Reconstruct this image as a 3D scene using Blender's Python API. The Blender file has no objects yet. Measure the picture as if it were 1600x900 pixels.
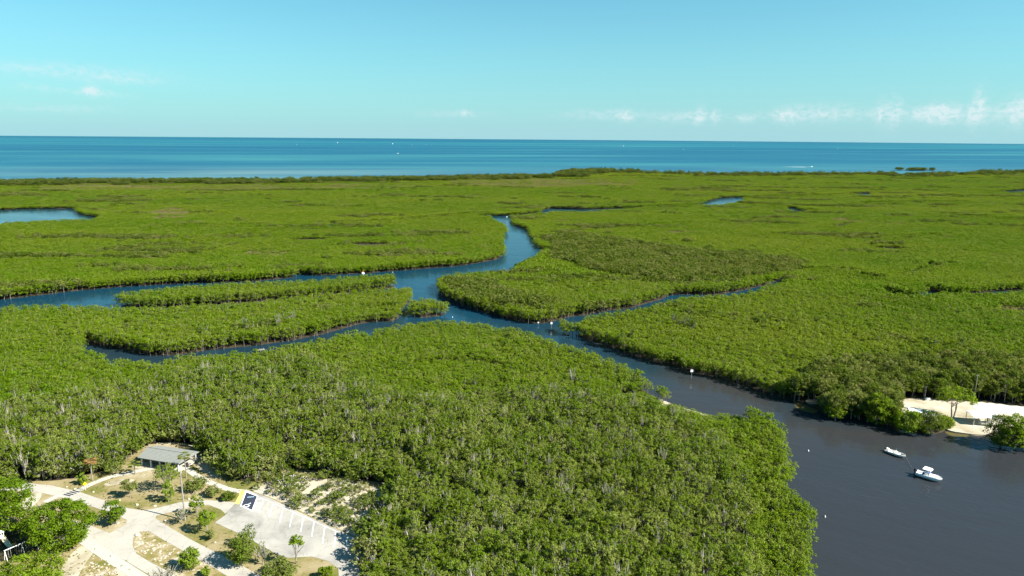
import bpy, math, random
import numpy as np
from mathutils import Matrix, Vector
from mathutils.geometry import tessellate_polygon

sc = bpy.context.scene
col = sc.collection
R = math.radians

# ------------------------------------------------------------------ camera
CAM_H = 80.0
PITCH, ROLL, FPX = R(12.43), 0.0081, 1066.67
cam_d = bpy.data.cameras.new('camera'); cam = bpy.data.objects.new('camera', cam_d); col.objects.link(cam)
cam_d.lens = 24; cam_d.sensor_width = 36; cam_d.clip_start = 1; cam_d.clip_end = 120000
CM = Matrix.Translation((0, 0, CAM_H)) @ Matrix.Rotation(R(90) - PITCH, 4, 'X') @ Matrix.Rotation(ROLL, 4, 'Z')
cam.matrix_world = CM
sc.camera = cam

# ------------------------------------------------------------------ light
SUN_AZ = math.atan2(0.94, -0.34); SUN_EL = R(39)
SKY_STRENGTH, SUN_STRENGTH, EXPOSURE = 0.055, 5.0, 1.5
sun_d = bpy.data.lights.new('sun', 'SUN'); sun = bpy.data.objects.new('sun', sun_d); col.objects.link(sun)
sun_d.energy = SUN_STRENGTH; sun_d.angle = R(0.5); sun_d.color = (1.0, 0.95, 0.86)
sd = Vector((math.sin(SUN_AZ) * math.cos(SUN_EL), math.cos(SUN_AZ) * math.cos(SUN_EL), math.sin(SUN_EL)))
sun.rotation_euler = sd.to_track_quat('Z', 'Y').to_euler(); sun.location = (0, 0, 300)

class NT:
    """small helper around a node tree"""
    def __init__(s, tree): s.t = tree; s.t.nodes.clear()
    def n(s, typ, **kw):
        nd = s.t.nodes.new(typ)
        for k, v in kw.items():
            if k.startswith('i_'):
                nd.inputs[int(k[2:])].default_value = v
            else: setattr(nd, k, v)
        return nd
    def l(s, a, b): s.t.links.new(a, b)
    def val(s, inp, x):
        if hasattr(x, 'is_output'): s.l(x, inp)
        else: inp.default_value = x
    def m(s, op, a, b=None, c=None, clamp=False):
        nd = s.t.nodes.new('ShaderNodeMath'); nd.operation = op; nd.use_clamp = clamp
        for i, x in enumerate((a, b, c)):
            if x is not None: s.val(nd.inputs[i], x)
        return nd.outputs[0]
    def vm(s, op, a, b=None, out=0):
        nd = s.t.nodes.new('ShaderNodeVectorMath'); nd.operation = op
        for i, x in enumerate((a, b)):
            if x is not None: s.val(nd.inputs[i], x)
        return nd.outputs[out]
    def mix(s, f, a, b, mode='MIX'):
        nd = s.t.nodes.new('ShaderNodeMix'); nd.data_type = 'RGBA'; nd.blend_type = mode
        s.val(nd.inputs[0], f)
        for i, x in ((6, a), (7, b)):
            if isinstance(x, tuple) and len(x) == 3: x = x + (1,)
            s.val(nd.inputs[i], x)
        return nd.outputs[2]
    def ramp(s, f, stops):
        nd = s.t.nodes.new('ShaderNodeValToRGB'); el = nd.color_ramp.elements
        while len(el) < len(stops): el.new(0.5)
        for e, (p, c) in zip(el, stops):
            e.position = p; e.color = (c + (1,)) if isinstance(c, tuple) else (c, c, c, 1)
        s.l(f, nd.inputs[0]); return nd.outputs[0]
    def noise(s, vec, scale, detail=3, rough=0.5, dist=0):
        nd = s.t.nodes.new('ShaderNodeTexNoise'); nd.inputs['Scale'].default_value = scale
        nd.inputs['Detail'].default_value = detail; nd.inputs['Roughness'].default_value = rough
        nd.inputs['Distortion'].default_value = dist
        if vec is not None: s.l(vec, nd.inputs['Vector'])
        return nd.outputs[0]

world = bpy.data.worlds.new('World'); sc.world = world; world.use_nodes = True
w = NT(world.node_tree)
sky = w.n('ShaderNodeTexSky', sky_type='NISHITA', sun_disc=False, sun_elevation=SUN_EL, sun_rotation=SUN_AZ,
          altitude=10, air_density=1.0, dust_density=0.6, ozone_density=1.6)
tc = w.n('ShaderNodeTexCoord')
dirv = tc.outputs['Generated']
sep = w.n('ShaderNodeSeparateXYZ'); w.l(dirv, sep.inputs[0])
az = w.m('ARCTAN2', sep.outputs[0], sep.outputs[1]); el = w.m('ARCSINE', sep.outputs[2])
skyc = w.mix(1.0, sky.outputs[0], (0.395, 0.955, 0.975), 'MULTIPLY')
# paler, slightly greener air towards the horizon, the same all round
hz = w.m('POWER', w.m('SUBTRACT', 1.0, w.m('ABSOLUTE', sep.outputs[2]), clamp=True), 7.0)
skyc = w.mix(w.m('MULTIPLY', hz, 0.85), skyc, (2.7, 4.65, 5.3))
# clouds: (azimuth deg, elevation deg, half width, half height, strength)
CLOUDS = [(-30.9, 2.95, .55, .28, 1.3), (-30.2, 2.75, 1.6, .22, .45), (-33.0, 2.95, .8, .2, .3), (-34.5, 3.1, .8, .22, .3),
          (-33.0, 4.2, 5.5, .42, .55), (-29.0, 3.75, 2.6, .3, .55), (-33, 1.7, 3, .25, .35),
          (-5.0, 1.85, 2.6, .25, .4), (-3.9, 1.9, .6, .25, .5),
          (9.0, 1.75, .5, .42, 1.1), (7.5, 1.9, 3.2, .35, .45), (14.8, 1.8, .38, .6, 1.1), (13.3, 1.7, 1.8, .4, .55), (16.0, 1.7, .3, .5, .7),
          (18.3, 1.6, .7, .32, .8), (21.2, 1.8, .8, .5, .9), (23.6, 2.0, 2.6, .62, .6), (27.5, 1.9, .4, .75, 1.0), (28.4, 1.9, .45, .9, .9),
          (30.5, 1.8, 1.0, .5, .9), (31.4, 1.9, .9, .55, .9), (33.3, 2.2, .38, 1.1, 1.1), (33.0, 1.8, 2.5, .6, .5), (35.6, 2.0, .6, .85, 1.0),
          (37.5, 2.0, 2.2, .7, .6), (41.0, 2.0, 2, .8, .8), (46, 1.9, 3, .7, .8), (20, 1.75, 7, .32, .18), (31, 1.85, 9, .42, .24), (44, 1.9, 8, .45, .3), (10, 1.7, 6, .25, .1), (-42, 2.2, 3, .5, .6), (-50, 2.0, 3, .6, .6)]
comb = w.n('ShaderNodeCombineXYZ'); w.l(az, comb.inputs[0]); w.l(el, comb.inputs[1])
ae = w.vm('SCALE', comb.outputs[0]); ae.node.inputs['Scale'].default_value = 180 / math.pi
warp = w.n('ShaderNodeTexNoise'); warp.inputs['Scale'].default_value = 1.6; warp.inputs['Detail'].default_value = 5
w.l(ae, warp.inputs['Vector'])
woff = w.vm('MULTIPLY', w.vm('SUBTRACT', warp.outputs['Color'], (.5, .5, .5)), (1.0, 0.5, 0))
aew = w.vm('ADD', ae, woff)
tot = None
for (a, e, hw, hh, st) in CLOUDS:
    d = w.vm('MULTIPLY', w.vm('SUBTRACT', aew, (a, e, 0)), (1 / hw, 1 / hh, 0))
    g = w.m('MULTIPLY', w.m('EXPONENT', w.m('MULTIPLY', w.vm('DOT_PRODUCT', d, d, out=1), -1.0)), st)
    tot = g if tot is None else w.m('ADD', tot, g)
puff = w.noise(w.vm('MULTIPLY', aew, (1.0, 1.4, 1)), 2.1, 8, 0.6)
cl = w.m('MULTIPLY', tot, w.m('MULTIPLY', w.m('SUBTRACT', puff, 0.30, clamp=True), 3.2), clamp=True)
skyc = w.mix(w.m('MULTIPLY', cl, 0.68), skyc, (5.3, 5.9, 6.1))
bg = w.n('ShaderNodeBackground'); bg.inputs[1].default_value = SKY_STRENGTH; w.l(skyc, bg.inputs[0])
wo = w.n('ShaderNodeOutputWorld'); w.l(bg.outputs[0], wo.inputs[0])

vs = sc.view_settings
vs.view_transform = 'Standard'; vs.look = 'None'; vs.gamma = 1; vs.use_curve_mapping = False; vs.exposure = EXPOSURE
sc.cycles.max_bounces = 4; sc.cycles.diffuse_bounces = 2; sc.cycles.adaptive_threshold = .02; sc.cycles.glossy_bounces = 2; sc.cycles.transmission_bounces = 2
sc.cycles.transparent_max_bounces = 6; sc.cycles.caustics_reflective = False; sc.cycles.caustics_refractive = False
sc.cycles.use_denoising = True

# ------------------------------------------------------------------ helpers
rng = np.random.default_rng(7)
random.seed(5)
M3 = np.array(CM.to_3x3()); MI = M3.T
def ray(x, y):
    d = M3 @ np.array([(x - 800) / FPX, -(y - 450) / FPX, -1.0]); return d
def P(x, y, z=0.0):
    """the place on the level z that lies at this spot of the survey photograph"""
    d = ray(x, y); t = (z - CAM_H) / d[2]
    return np.array([d[0] * t, d[1] * t, z])
def project(p):
    p = np.atleast_2d(np.asarray(p, float)) - np.array([0, 0, CAM_H])
    c = p @ M3
    return np.stack([800 - FPX * c[:, 0] / c[:, 2], 450 + FPX * c[:, 1] / c[:, 2]], 1)
def G(pts, z=0.4): return [tuple(P(x, y, z)[:2]) for x, y in pts]
def dens(pts, n=3):
    """smooth a closed outline (Chaikin)"""
    a = np.array(pts, float)
    for _ in range(n):
        b = np.roll(a, -1, 0)
        a = np.stack([a * .75 + b * .25, a * .25 + b * .75], 1).reshape(-1, 2)
    return a
def inside(poly, q):
    poly = np.asarray(poly); x, y = q[:, 0], q[:, 1]
    r = np.zeros(len(q), bool); x0, y0 = poly[:, 0], poly[:, 1]; x1, y1 = np.roll(x0, -1), np.roll(y0, -1)
    for a, b, c, d in zip(x0, y0, x1, y1):
        if b == d: continue
        k = ((b > y) != (d > y)); r ^= k & (x < (c - a) * (y - b) / (d - b) + a)
    return r
def edge_dist(line, q, closed=True):
    line = np.asarray(line); best = np.full(len(q), 1e9)
    n = len(line)
    for i in range(n if closed else n - 1):
        a = line[i]; b = line[(i + 1) % n]; v = b - a; L = (v * v).sum()
        if L < 1e-9: continue
        t = np.clip(((q - a) @ v) / L, 0, 1)
        d = q - a - t[:, None] * v
        best = np.minimum(best, (d * d).sum(1))
    return np.sqrt(best)
def sdist(poly, q):
    """signed distance, positive inside; exact only near the outline"""
    poly = np.asarray(poly); lo = poly.min(0) - 25; hi = poly.max(0) + 25
    s = np.full(len(q), -25.0); k = np.all((q > lo) & (q < hi), 1)
    if k.any():
        d = edge_dist(poly, q[k]); s[k] = np.where(inside(poly, q[k]), d, -d)
    return s
def vnoise(q, scale, seed):
    """value noise, 0..1"""
    r = np.random.default_rng(seed).random((64, 64)); out = np.zeros(len(q)); amp = 1; tot_ = 0
    for o in range(3):
        p = q / scale * (2 ** o); i = np.floor(p).astype(int); f = p - i; f = f * f * (3 - 2 * f)
        a = r[i[:, 0] % 64, i[:, 1] % 64]; b = r[(i[:, 0] + 1) % 64, i[:, 1] % 64]
        c = r[i[:, 0] % 64, (i[:, 1] + 1) % 64]; d = r[(i[:, 0] + 1) % 64, (i[:, 1] + 1) % 64]
        out += amp * ((a * (1 - f[:, 0]) + b * f[:, 0]) * (1 - f[:, 1]) + (c * (1 - f[:, 0]) + d * f[:, 0]) * f[:, 1]); tot_ += amp; amp *= .5
    return out / tot_

def tag(o, label=None, cat=None, group=None, kind=None):
    if label: o['label'] = label
    if cat: o['category'] = cat
    if group: o['group'] = group
    if kind: o['kind'] = kind
    return o
def link(o, parent=None):
    col.objects.link(o)
    if parent: o.parent = parent
    return o
def empty(name, loc, rz=0):
    o = bpy.data.objects.new(name, None); o.location = loc; o.rotation_euler = (0, 0, rz); o.empty_display_size = .5
    return link(o)
class MB:
    def __init__(s): s.v = []; s.f = []; s.mi = []; s.cur = 0
    def add(s, vs_, fs):
        b = len(s.v); s.v += [tuple(v) for v in vs_]; s.f += [tuple(i + b for i in f) for f in fs]; s.mi += [s.cur] * len(fs); return s
    def box(s, c, d, rz=0):
        x, y, z = d[0] / 2, d[1] / 2, d[2] / 2; ca, sa = math.cos(rz), math.sin(rz)
        vs_ = []
        for k in (-z, z):
            for (i, j) in ((-x, -y), (x, -y), (x, y), (-x, y)):
                vs_.append((c[0] + i * ca - j * sa, c[1] + i * sa + j * ca, c[2] + k))
        return s.add(vs_, [(3, 2, 1, 0), (4, 5, 6, 7), (0, 1, 5, 4), (1, 2, 6, 5), (2, 3, 7, 6), (3, 0, 4, 7)])
    def tube(s, pts, r, n=6, cap=True):
        """tapered tube through points; r one value or one per point"""
        pts = [Vector(p) for p in pts]; rs = r if hasattr(r, '__len__') else [r] * len(pts)
        vs_ = []
        for i, p in enumerate(pts):
            t = (pts[min(i + 1, len(pts) - 1)] - pts[max(i - 1, 0)]).normalized()
            u = t.orthogonal().normalized(); v = t.cross(u)
            for k in range(n):
                a = 2 * math.pi * k / n; vs_.append(p + (u * math.cos(a) + v * math.sin(a)) * rs[i])
        fs = [(i * n + k, i * n + (k + 1) % n, (i + 1) * n + (k + 1) % n, (i + 1) * n + k) for i in range(len(pts) - 1) for k in range(n)]
        if cap: fs += [tuple(range(n))[::-1], tuple(range((len(pts) - 1) * n, len(pts) * n))]
        return s.add(vs_, fs)
    def prism(s, poly, z0, z1):
        n = len(poly); vs_ = [(x, y, z0) for x, y in poly] + [(x, y, z1) for x, y in poly]
        tri = tessellate_polygon([[Vector((x, y, 0)) for x, y in poly]])
        fs = []
        for t in tri:
            a, b, c = [Vector(poly[i]) for i in t]
            if (b - a).cross(c - a) < 0: t = (t[0], t[2], t[1])
            fs += [tuple(i + n for i in t), (t[2], t[1], t[0])]
        fs += [(i, (i + 1) % n, (i + 1) % n + n, i + n) for i in range(n)]
        return s.add(vs_, fs)
    def mesh(s, name, mats, smooth=False):
        me = bpy.data.meshes.new(name); me.from_pydata(s.v, [], s.f)
        for m_ in (mats if isinstance(mats, (list, tuple)) else [mats]): me.materials.append(m_)
        me.polygons.foreach_set('material_index', s.mi)
        if smooth: me.polygons.foreach_set('use_smooth', [True] * len(s.f))
        me.validate(); me.update(); return me
    def build(s, name, mats, parent=None, smooth=False):
        return link(bpy.data.objects.new(name, s.mesh(name, mats, smooth)), parent)
def sheet(name, poly, z, mat, parent=None):
    """flat polygon laid on the ground, facing up"""
    poly = [tuple(p) for p in poly]
    tri = tessellate_polygon([[Vector((x, y, 0)) for x, y in poly]]); fs = []
    for t in tri:
        a, b, c = [Vector(poly[i]) for i in t]
        fs.append(t if (b - a).cross(c - a) > 0 else (t[0], t[2], t[1]))
    return MB().add([(x, y, z) for x, y in poly], fs).build(name, mat, parent)

# ------------------------------------------------------------------ materials
def mat_base(name):
    m_ = bpy.data.materials.new(name); m_.use_nodes = True; t = NT(m_.node_tree)
    b = t.n('ShaderNodeBsdfPrincipled'); o = t.n('ShaderNodeOutputMaterial'); t.l(b.outputs[0], o.inputs[0])
    g = t.n('ShaderNodeNewGeometry'); return m_, t, b, o, g.outputs['Position']
def plain(name, c, rough=.6, var=.12, scale=1.5, metal=0):
    m_, t, b, o, p = mat_base(name)
    n = t.noise(p, scale, 5, .65)
    t.l(t.mix(t.m('MULTIPLY', n, 1.0), tuple(x * (1 - var) for x in c), tuple(min(1, x * (1 + var)) for x in c)), b.inputs['Base Color'])
    b.inputs['Roughness'].default_value = rough; b.inputs['Metallic'].default_value = metal
    return m_
def foliage(name, a, b_, c, transl=.42, scale=.03, seed=0.0, spec=.06, jit=.45):
    """leaf colour drifting between three tones over the ground and from tree to tree"""
    m_, t, b, o, p = mat_base(name)
    sc_ = t.vm('ADD', p, (seed, seed * .7, 0)); flat = t.vm('MULTIPLY', sc_, (1, 1, 0))
    n1 = t.noise(flat, scale, 4, .6); n2 = t.noise(flat, scale * 5.5, 3, .6); n0 = t.noise(t.vm('MULTIPLY', flat, (.35, 1, 0)), scale * .45, 3, .55)
    n1 = t.m('ADD', t.m('MULTIPLY', n1, .6), t.m('ADD', t.m('MULTIPLY', t.m('SUBTRACT', n0, .5), 1.1), .2))
    oi = t.n('ShaderNodeObjectInfo')
    at = t.n('ShaderNodeAttribute'); at.attribute_name = 'tone'
    f1 = t.m('MULTIPLY', t.m('SUBTRACT', t.m('ADD', n1, t.m('MULTIPLY', n2, .35)), .45, clamp=True), 2.2, clamp=True)
    c1 = t.mix(f1, a, b_)
    f2 = t.m('MULTIPLY', t.m('SUBTRACT', t.m('ADD', oi.outputs['Random'], t.m('MULTIPLY', n2, .6)), .75, clamp=True), 1.6, clamp=True)
    c2 = t.mix(f2, c1, c)
    v = t.m('MULTIPLY', t.m('ADD', t.m('MULTIPLY', oi.outputs['Random'], jit), 1 - jit / 2), at.outputs['Fac'])
    c3 = t.mix(1.0, c2, t.n('ShaderNodeCombineColor').outputs[0], 'MULTIPLY')
    cc = c3.node.inputs[7].links[0].from_node
    for i in range(3): t.l(v, cc.inputs[i])
    t.l(c3, b.inputs['Base Color']); b.inputs['Roughness'].default_value = .55; b.inputs['Specular IOR Level'].default_value = spec
    tr = t.n('ShaderNodeBsdfTranslucent'); t.l(t.mix(1.0, c3, (1.15, 1.1, .5), 'MULTIPLY'), tr.inputs[0])
    ms = t.n('ShaderNodeMixShader'); ms.inputs[0].default_value = transl
    t.l(b.outputs[0], ms.inputs[1]); t.l(tr.outputs[0], ms.inputs[2]); t.l(ms.outputs[0], o.inputs[0])
    return m_
def ground_mat(name, stops, scale, bump=.3, rough=.9, fine=6.0, crack=False):
    m_, t, b, o, p = mat_base(name)
    n1 = t.noise(p, scale, 6, .62, .4); n2 = t.noise(p, fine, 4, .7)
    f = t.m('ADD', t.m('MULTIPLY', n1, .8), t.m('MULTIPLY', n2, .2))
    cc = t.ramp(f, stops)
    if crack:                                               # hairline cracks, oil spots and worn wheel tracks
        vo = t.n('ShaderNodeTexVoronoi', feature='DISTANCE_TO_EDGE'); vo.inputs['Scale'].default_value = .22
        wv = t.n('ShaderNodeTexNoise'); wv.inputs['Scale'].default_value = .5; wv.inputs['Detail'].default_value = 4; t.l(p, wv.inputs['Vector'])
        t.l(t.vm('ADD', p, t.vm('MULTIPLY', wv.outputs['Color'], (2.5, 2.5, 0))), vo.inputs['Vector'])
        ck = t.m('MULTIPLY', t.m('SUBTRACT', .022, vo.outputs['Distance'], clamp=True), 30.0, clamp=True)
        cc = t.mix(t.m('MULTIPLY', ck, .45), cc, (.12, .11, .095))
        sp = t.m('MULTIPLY', t.m('SUBTRACT', t.noise(p, .8, 2, .4), .66, clamp=True), 9.0, clamp=True); cc = t.mix(t.m('MULTIPLY', sp, .4), cc, (.13, .125, .115))
    t.l(cc, b.inputs['Base Color']); b.inputs['Roughness'].default_value = rough
    b.inputs['Specular IOR Level'].default_value = .2
    bp = t.n('ShaderNodeBump'); bp.inputs['Strength'].default_value = bump; bp.inputs['Distance'].default_value = .2
    t.l(n2, bp.inputs['Height']); t.l(bp.outputs[0], b.inputs['Normal'])
    return m_
M = {}
M['mangrove'] = foliage('mangrove_leaf', (.100, .188, .004), (.180, .236, .013), (.164, .202, .032), scale=.012, jit=.2)
M['hammock'] = foliage('hammock_leaf', (.108, .182, .005), (.140, .190, .016), (.168, .188, .044), scale=.02, seed=40)
M['ridge'] = foliage('ridge_leaf', (.090, .138, .010), (.125, .155, .024), (.155, .160, .050), scale=.02, seed=90)
M['broad'] = foliage('broad_leaf', (.094, .166, .003), (.112, .178, .005), (.135, .180, .012), scale=.05, seed=10, spec=.15)
M['scrub'] = foliage('scrub_leaf', (.095, .155, .010), (.130, .160, .028), (.155, .160, .055), scale=.08, seed=70)
M['dry'] = foliage('dry_leaf', (.190, .165, .070), (.230, .195, .100), (.17, .18, .05), scale=.05, seed=33)
M['coast'] = foliage('coast_leaf', (.070, .105, .013), (.090, .122, .022), (.118, .132, .036), scale=.03, seed=55)
M['palm_leaf'] = foliage('palm_leaf', (.12, .17, .02), (.15, .17, .03), (.16, .15, .04), scale=.1)
M['palm_dead'] = foliage('dead_palm_leaf', (.30, .15, .05), (.32, .18, .07), (.30, .2, .1), scale=.1)
M['bark'] = plain('grey_bark', (.20, .18, .15), .85, .35, 3)
M['bark_dark'] = plain('dark_bark', (.12, .10, .08), .9, .35, 3)
M['twig'] = plain('bare_twig', (.28, .255, .215), .85, .25, 3)
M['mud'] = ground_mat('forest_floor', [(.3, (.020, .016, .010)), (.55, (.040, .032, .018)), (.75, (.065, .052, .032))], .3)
M['lawn'] = ground_mat('dry_lawn', [(.32, (.085, .105, .014)), (.42, (.140, .132, .036)), (.49, (.215, .175, .082)), (.58, (.265, .220, .125)), (.66, (.37, .33, .245))], .075, fine=1.4)
M['rocky'] = ground_mat('rocky_lawn', [(.34, (.105, .115, .02)), (.45, (.19, .155, .055)), (.53, (.27, .22, .125)), (.6, (.40, .36, .275))], .28, fine=1.6)
M['sand'] = ground_mat('white_sand', [(.34, (.20, .17, .10)), (.44, (.31, .27, .19)), (.54, (.40, .355, .27)), (.66, (.47, .43, .345))], .16, .15)
M['road'] = ground_mat('worn_asphalt', [(.32, (.275, .255, .215)), (.45, (.335, .313, .268)), (.7, (.378, .355, .305))], .16, .1, crack=True)
M['lot'] = ground_mat('bleached_asphalt', [(.36, (.20, .19, .17)), (.45, (.275, .262, .232)), (.58, (.345, .326, .287))], .13, .1, crack=True)
M['path'] = ground_mat('concrete', [(.3, (.35, .33, .285)), (.7, (.41, .385, .335))], .4, .08)
M['white'] = plain('white_paint', (.78, .78, .76), .5, .05)
M['gel'] = plain('white_gelcoat', (.80, .80, .79), .25, .03)
M['cream'] = plain('cream_deck', (.66, .64, .56), .5, .06)
M['navy'] = plain('navy_paint', (.022, .028, .045), .7, .15)
M['ltblue'] = plain('pale_blue_paint', (.36, .55, .68), .6, .08)
M['yellow'] = plain('yellow_paint', (.55, .46, .13), .6, .06)
M['signyellow'] = plain('sign_yellow', (.85, .55, .01), .5, .04)
M['black'] = plain('black_rubber', (.02, .02, .022), .5, .1)
M['bluecloth'] = plain('blue_canvas', (.03, .05, .22), .7, .1)
M['roof'] = plain('grey_shingle', (.185, .19, .17), .75, .1, .8)
M['shingle2'] = plain('grey_shingle_course', (.20, .205, .183), .75, .1, .8)
M['wroof'] = plain('white_roof', (.80, .80, .78), .5, .04)
M['post'] = plain('painted_post', (.55, .55, .5), .7, .08)
M['wood'] = plain('weathered_wood', (.22, .205, .18), .85, .2, 2)
M['tan'] = plain('tan_plastic', (.60, .52, .36), .4, .05)
M['rock'] = plain('limestone', (.40, .36, .29), .85, .2, 2.5)
M['orange'] = plain('orange_plastic', (.75, .16, .03), .5, .05)
M['rope'] = plain('tow_rope', (.2, .2, .19), .8, .1)
M['foam'] = plain('wake_foam', (.75, .80, .80), .7, .1, .05)

def water_mat():
    m_, t, b, o, p = mat_base('creek_water')
    s_ = t.n('ShaderNodeSeparateXYZ'); t.l(p, s_.inputs[0])
    n1 = t.noise(t.vm('MULTIPLY', p, (1, 1, 0)), .012, 3, .5)
    # silty grey basin near the boat ramp, blue tidal water up the creek, partly sky reflection put into the colour
    f = t.m('ADD', t.m('DIVIDE', t.m('SUBTRACT', s_.outputs[1], 150.0), 170.0), t.m('MULTIPLY', t.m('SUBTRACT', n1, .5), 1.6), clamp=True)
    t.l(t.ramp(f, [(0, (.0235, .0265, .0305)), (.25, (.027, .0275, .028)), (.5, (.012, .025, .034)), (1, (.005, .034, .058))]), b.inputs['Base Color'])
    b.inputs['IOR'].default_value = 1.2; b.inputs['Roughness'].default_value = .09
    rot = t.n('ShaderNodeVectorRotate', rotation_type='Z_AXIS'); rot.inputs['Angle'].default_value = R(24); t.l(p, rot.inputs[0])
    st = t.vm('MULTIPLY', rot.outputs[0], (.35, 1, 1))
    a = t.noise(st, 1.1, 3, .6); c = t.noise(st, .16, 3, .55)
    wp = t.m('ADD', t.m('MULTIPLY', t.m('SUBTRACT', t.noise(st, .028, 3, .6, .5), .42, clamp=True), 5.0, clamp=True), .25)
    h = t.m('ADD', t.m('MULTIPLY', t.m('MULTIPLY', a, .6), wp), t.m('MULTIPLY', c, 1.3))
    bp = t.n('ShaderNodeBump'); bp.inputs['Strength'].default_value = .42; bp.inputs['Distance'].default_value = .35
    t.l(h, bp.inputs['Height']); t.l(bp.outputs[0], b.inputs['Normal']); return m_
def sea_mat():
    m_, t, b, o, p = mat_base('sea_water')
    s_ = t.n('ShaderNodeSeparateXYZ'); t.l(p, s_.inputs[0])
    slant = t.m('ADD', s_.outputs[1], t.m('MULTIPLY', s_.outputs[0], -.22))
    lg = t.m('LOGARITHM', t.m('MAXIMUM', slant, 200.0), 2.718)
    cb = t.n('ShaderNodeCombineXYZ')
    t.l(t.m('DIVIDE', s_.outputs[0], t.m('MAXIMUM', slant, 200.0)), cb.inputs[0]); t.l(t.m('MULTIPLY', lg, 4.6), cb.inputs[1])
    n1 = t.noise(cb.outputs[0], 1.5, 4, .55, .5)
    # shelving bottom: pale shallows by the shore, grass beds, then the pale reef line far out
    depth = t.ramp(t.m('DIVIDE', t.m('SUBTRACT', lg, 7.0), 3.4), [(0.0, (.090, .165, .180)), (.09, (.040, .130, .165)), (.20, (.013, .092, .140)), (.45, (.008, .078, .130)), (.62, (.012, .112, .150)), (.74, (.009, .086, .138)), (1, (.006, .068, .118))])
    cA = t.mix(t.m('MULTIPLY', t.m('SUBTRACT', n1, .49, clamp=True), 4.2, clamp=True), depth, (.034, .155, .172))
    cB = t.mix(t.m('MULTIPLY', t.m('SUBTRACT', .49, n1, clamp=True), 4.0, clamp=True), cA, (.006, .066, .125))
    c_ = P(350, 269, 0); dd = t.vm('MULTIPLY', t.vm('SUBTRACT', p, (float(c_[0]), float(c_[1]), 0)), (1 / 420, 1 / 170, 0))
    sh = t.m('EXPONENT', t.m('MULTIPLY', t.vm('DOT_PRODUCT', dd, dd, out=1), -1.0))
    cB = t.mix(t.m('MULTIPLY', sh, t.m('MULTIPLY', t.m('SUBTRACT', n1, .30, clamp=True), 2.4, clamp=True)), cB, (.15, .215, .205))
    t.l(cB, b.inputs['Base Color']); b.inputs['Roughness'].default_value = .45; b.inputs['IOR'].default_value = 1.12
    return m_
M['creek'] = water_mat(); M['sea'] = sea_mat()

# ------------------------------------------------------------------ where land and water lie
CH = 4.0                                   # canopy height that hides the near bank
def bank(pts):
    """(x, y) far bank at the water line; (x, y, h) near bank seen over the canopy"""
    return np.array([P(q[0], q[1], q[2] if len(q) > 2 else .3)[:2] for q in pts])
def near(pts, h=CH + 1.0): return [(x, y, h) for x, y in pts]
FAR_A = [(-260, 496), (-120, 486), (0, 468), (60, 461), (107, 455), (187, 448), (280, 443), (340, 441), (400, 439), (480, 431), (565, 427), (667, 419), (720, 415),
         (773, 406), (783, 402), (785, 392), (780, 381), (789, 363), (784, 354), (765, 345), (767, 335)]
RIGHT_A = [(773, 337, 1), (800, 341, 1), (803, 350, 1), (827, 358, 1), (832, 371, 1), (840, 384, 1), (860, 391, 1), (851, 398, 1), (840, 405, 2), (808, 417, 3), (800, 424, 4), (779, 425, 4), (736, 428, 4),
           (699, 435, 3), (684, 443, 2)]
WEDGE = [(687, 455), (696, 465), (720, 476), (760, 489), (800, 499), (827, 505), (853, 505), (888, 495), (915, 492), (944, 486), (987, 481), (1013, 473), (1036, 467), (1044, 461), (1067, 460),
         (1120, 460), (1160, 454), (1200, 444), (1216, 438), (1240, 428)]
BRANCH_N = near([(1228, 438), (1200, 447), (1173, 455), (1147, 458), (1067, 464), (1056, 469), (1013, 481), (960, 488), (925, 493), (907, 501), (882, 507)], 5.6)
RIGHT_B = [(879, 517), (907, 527), (947, 541), (987, 554), (1027, 566), (1067, 577), (1120, 590), (1173, 605), (1200, 614), (1240, 626), (1272, 638), (1290, 648), (1307, 656), (1333, 650), (1360, 661), (1392, 666), (1427, 677),
           (1467, 677), (1483, 671), (1512, 676), (1541, 677), (1550, 690), (1573, 697), (1600, 699), (1760, 730), (1900, 980)]
LEFT_N = [(1264, 980, 3), (1259, 900, 3), (1255, 850, 3), (1258, 800, 3), (1251, 788, 3), (1229, 771, 3), (1221, 757, 3), (1228, 741, 3), (1229, 717, 3), (1221, 699, 3), (1225, 683, 3), (1214, 664, 4), (1198, 650, 4), (1160, 638, 4), (1107, 634, 4),
          (1080, 631, 4), (1061, 620, 4), (1048, 612, 4), (1019, 598, 4), (1000, 585, 4), (960, 571, 4), (928, 560, 4), (899, 549, 4), (853, 533, 4), (827, 523, 4), (800, 515, 4), (773, 508, 4), (733, 499, 5), (700, 493, 6), (660, 495, 6),
          (635, 499, 6), (619, 503, 5.2), (592, 508, 5.2), (560, 517, 5.2), (533, 525, 5.2), (480, 536, 5.2), (440, 543, 5.2), (387, 549, 5.2), (333, 553, 5.2), (267, 560, 5), (245, 563, 6), (235, 570, 6), (224, 562, 6), (171, 554, 6), (141, 546, 6), (120, 540, 6)]
ISLE_S = [(125, 530), (160, 540), (200, 547), (240, 555), (280, 554), (320, 547), (400, 539), (453, 532), (507, 521), (560, 506), (584, 502), (612, 502), (624, 496), (626, 484), (637, 474), (641, 462)]
ISLE_N = near([(630, 451), (587, 453), (507, 459), (453, 464), (413, 471), (347, 476), (267, 480), (187, 481), (133, 480), (53, 479), (0, 481), (-120, 494), (-260, 510)])
MAIN = bank(FAR_A + RIGHT_A + WEDGE + BRANCH_N + RIGHT_B + LEFT_N + ISLE_S + ISLE_N)
STRIP = bank([(617, 449), (560, 457), (480, 465), (413, 471), (330, 477), (240, 482), (200, 482), (184, 476)] + near([(190, 466), (227, 461), (267, 455), (320, 452), (373, 449), (453, 446), (499, 443), (547, 439), (603, 435), (617, 438)], 3.2))
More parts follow.
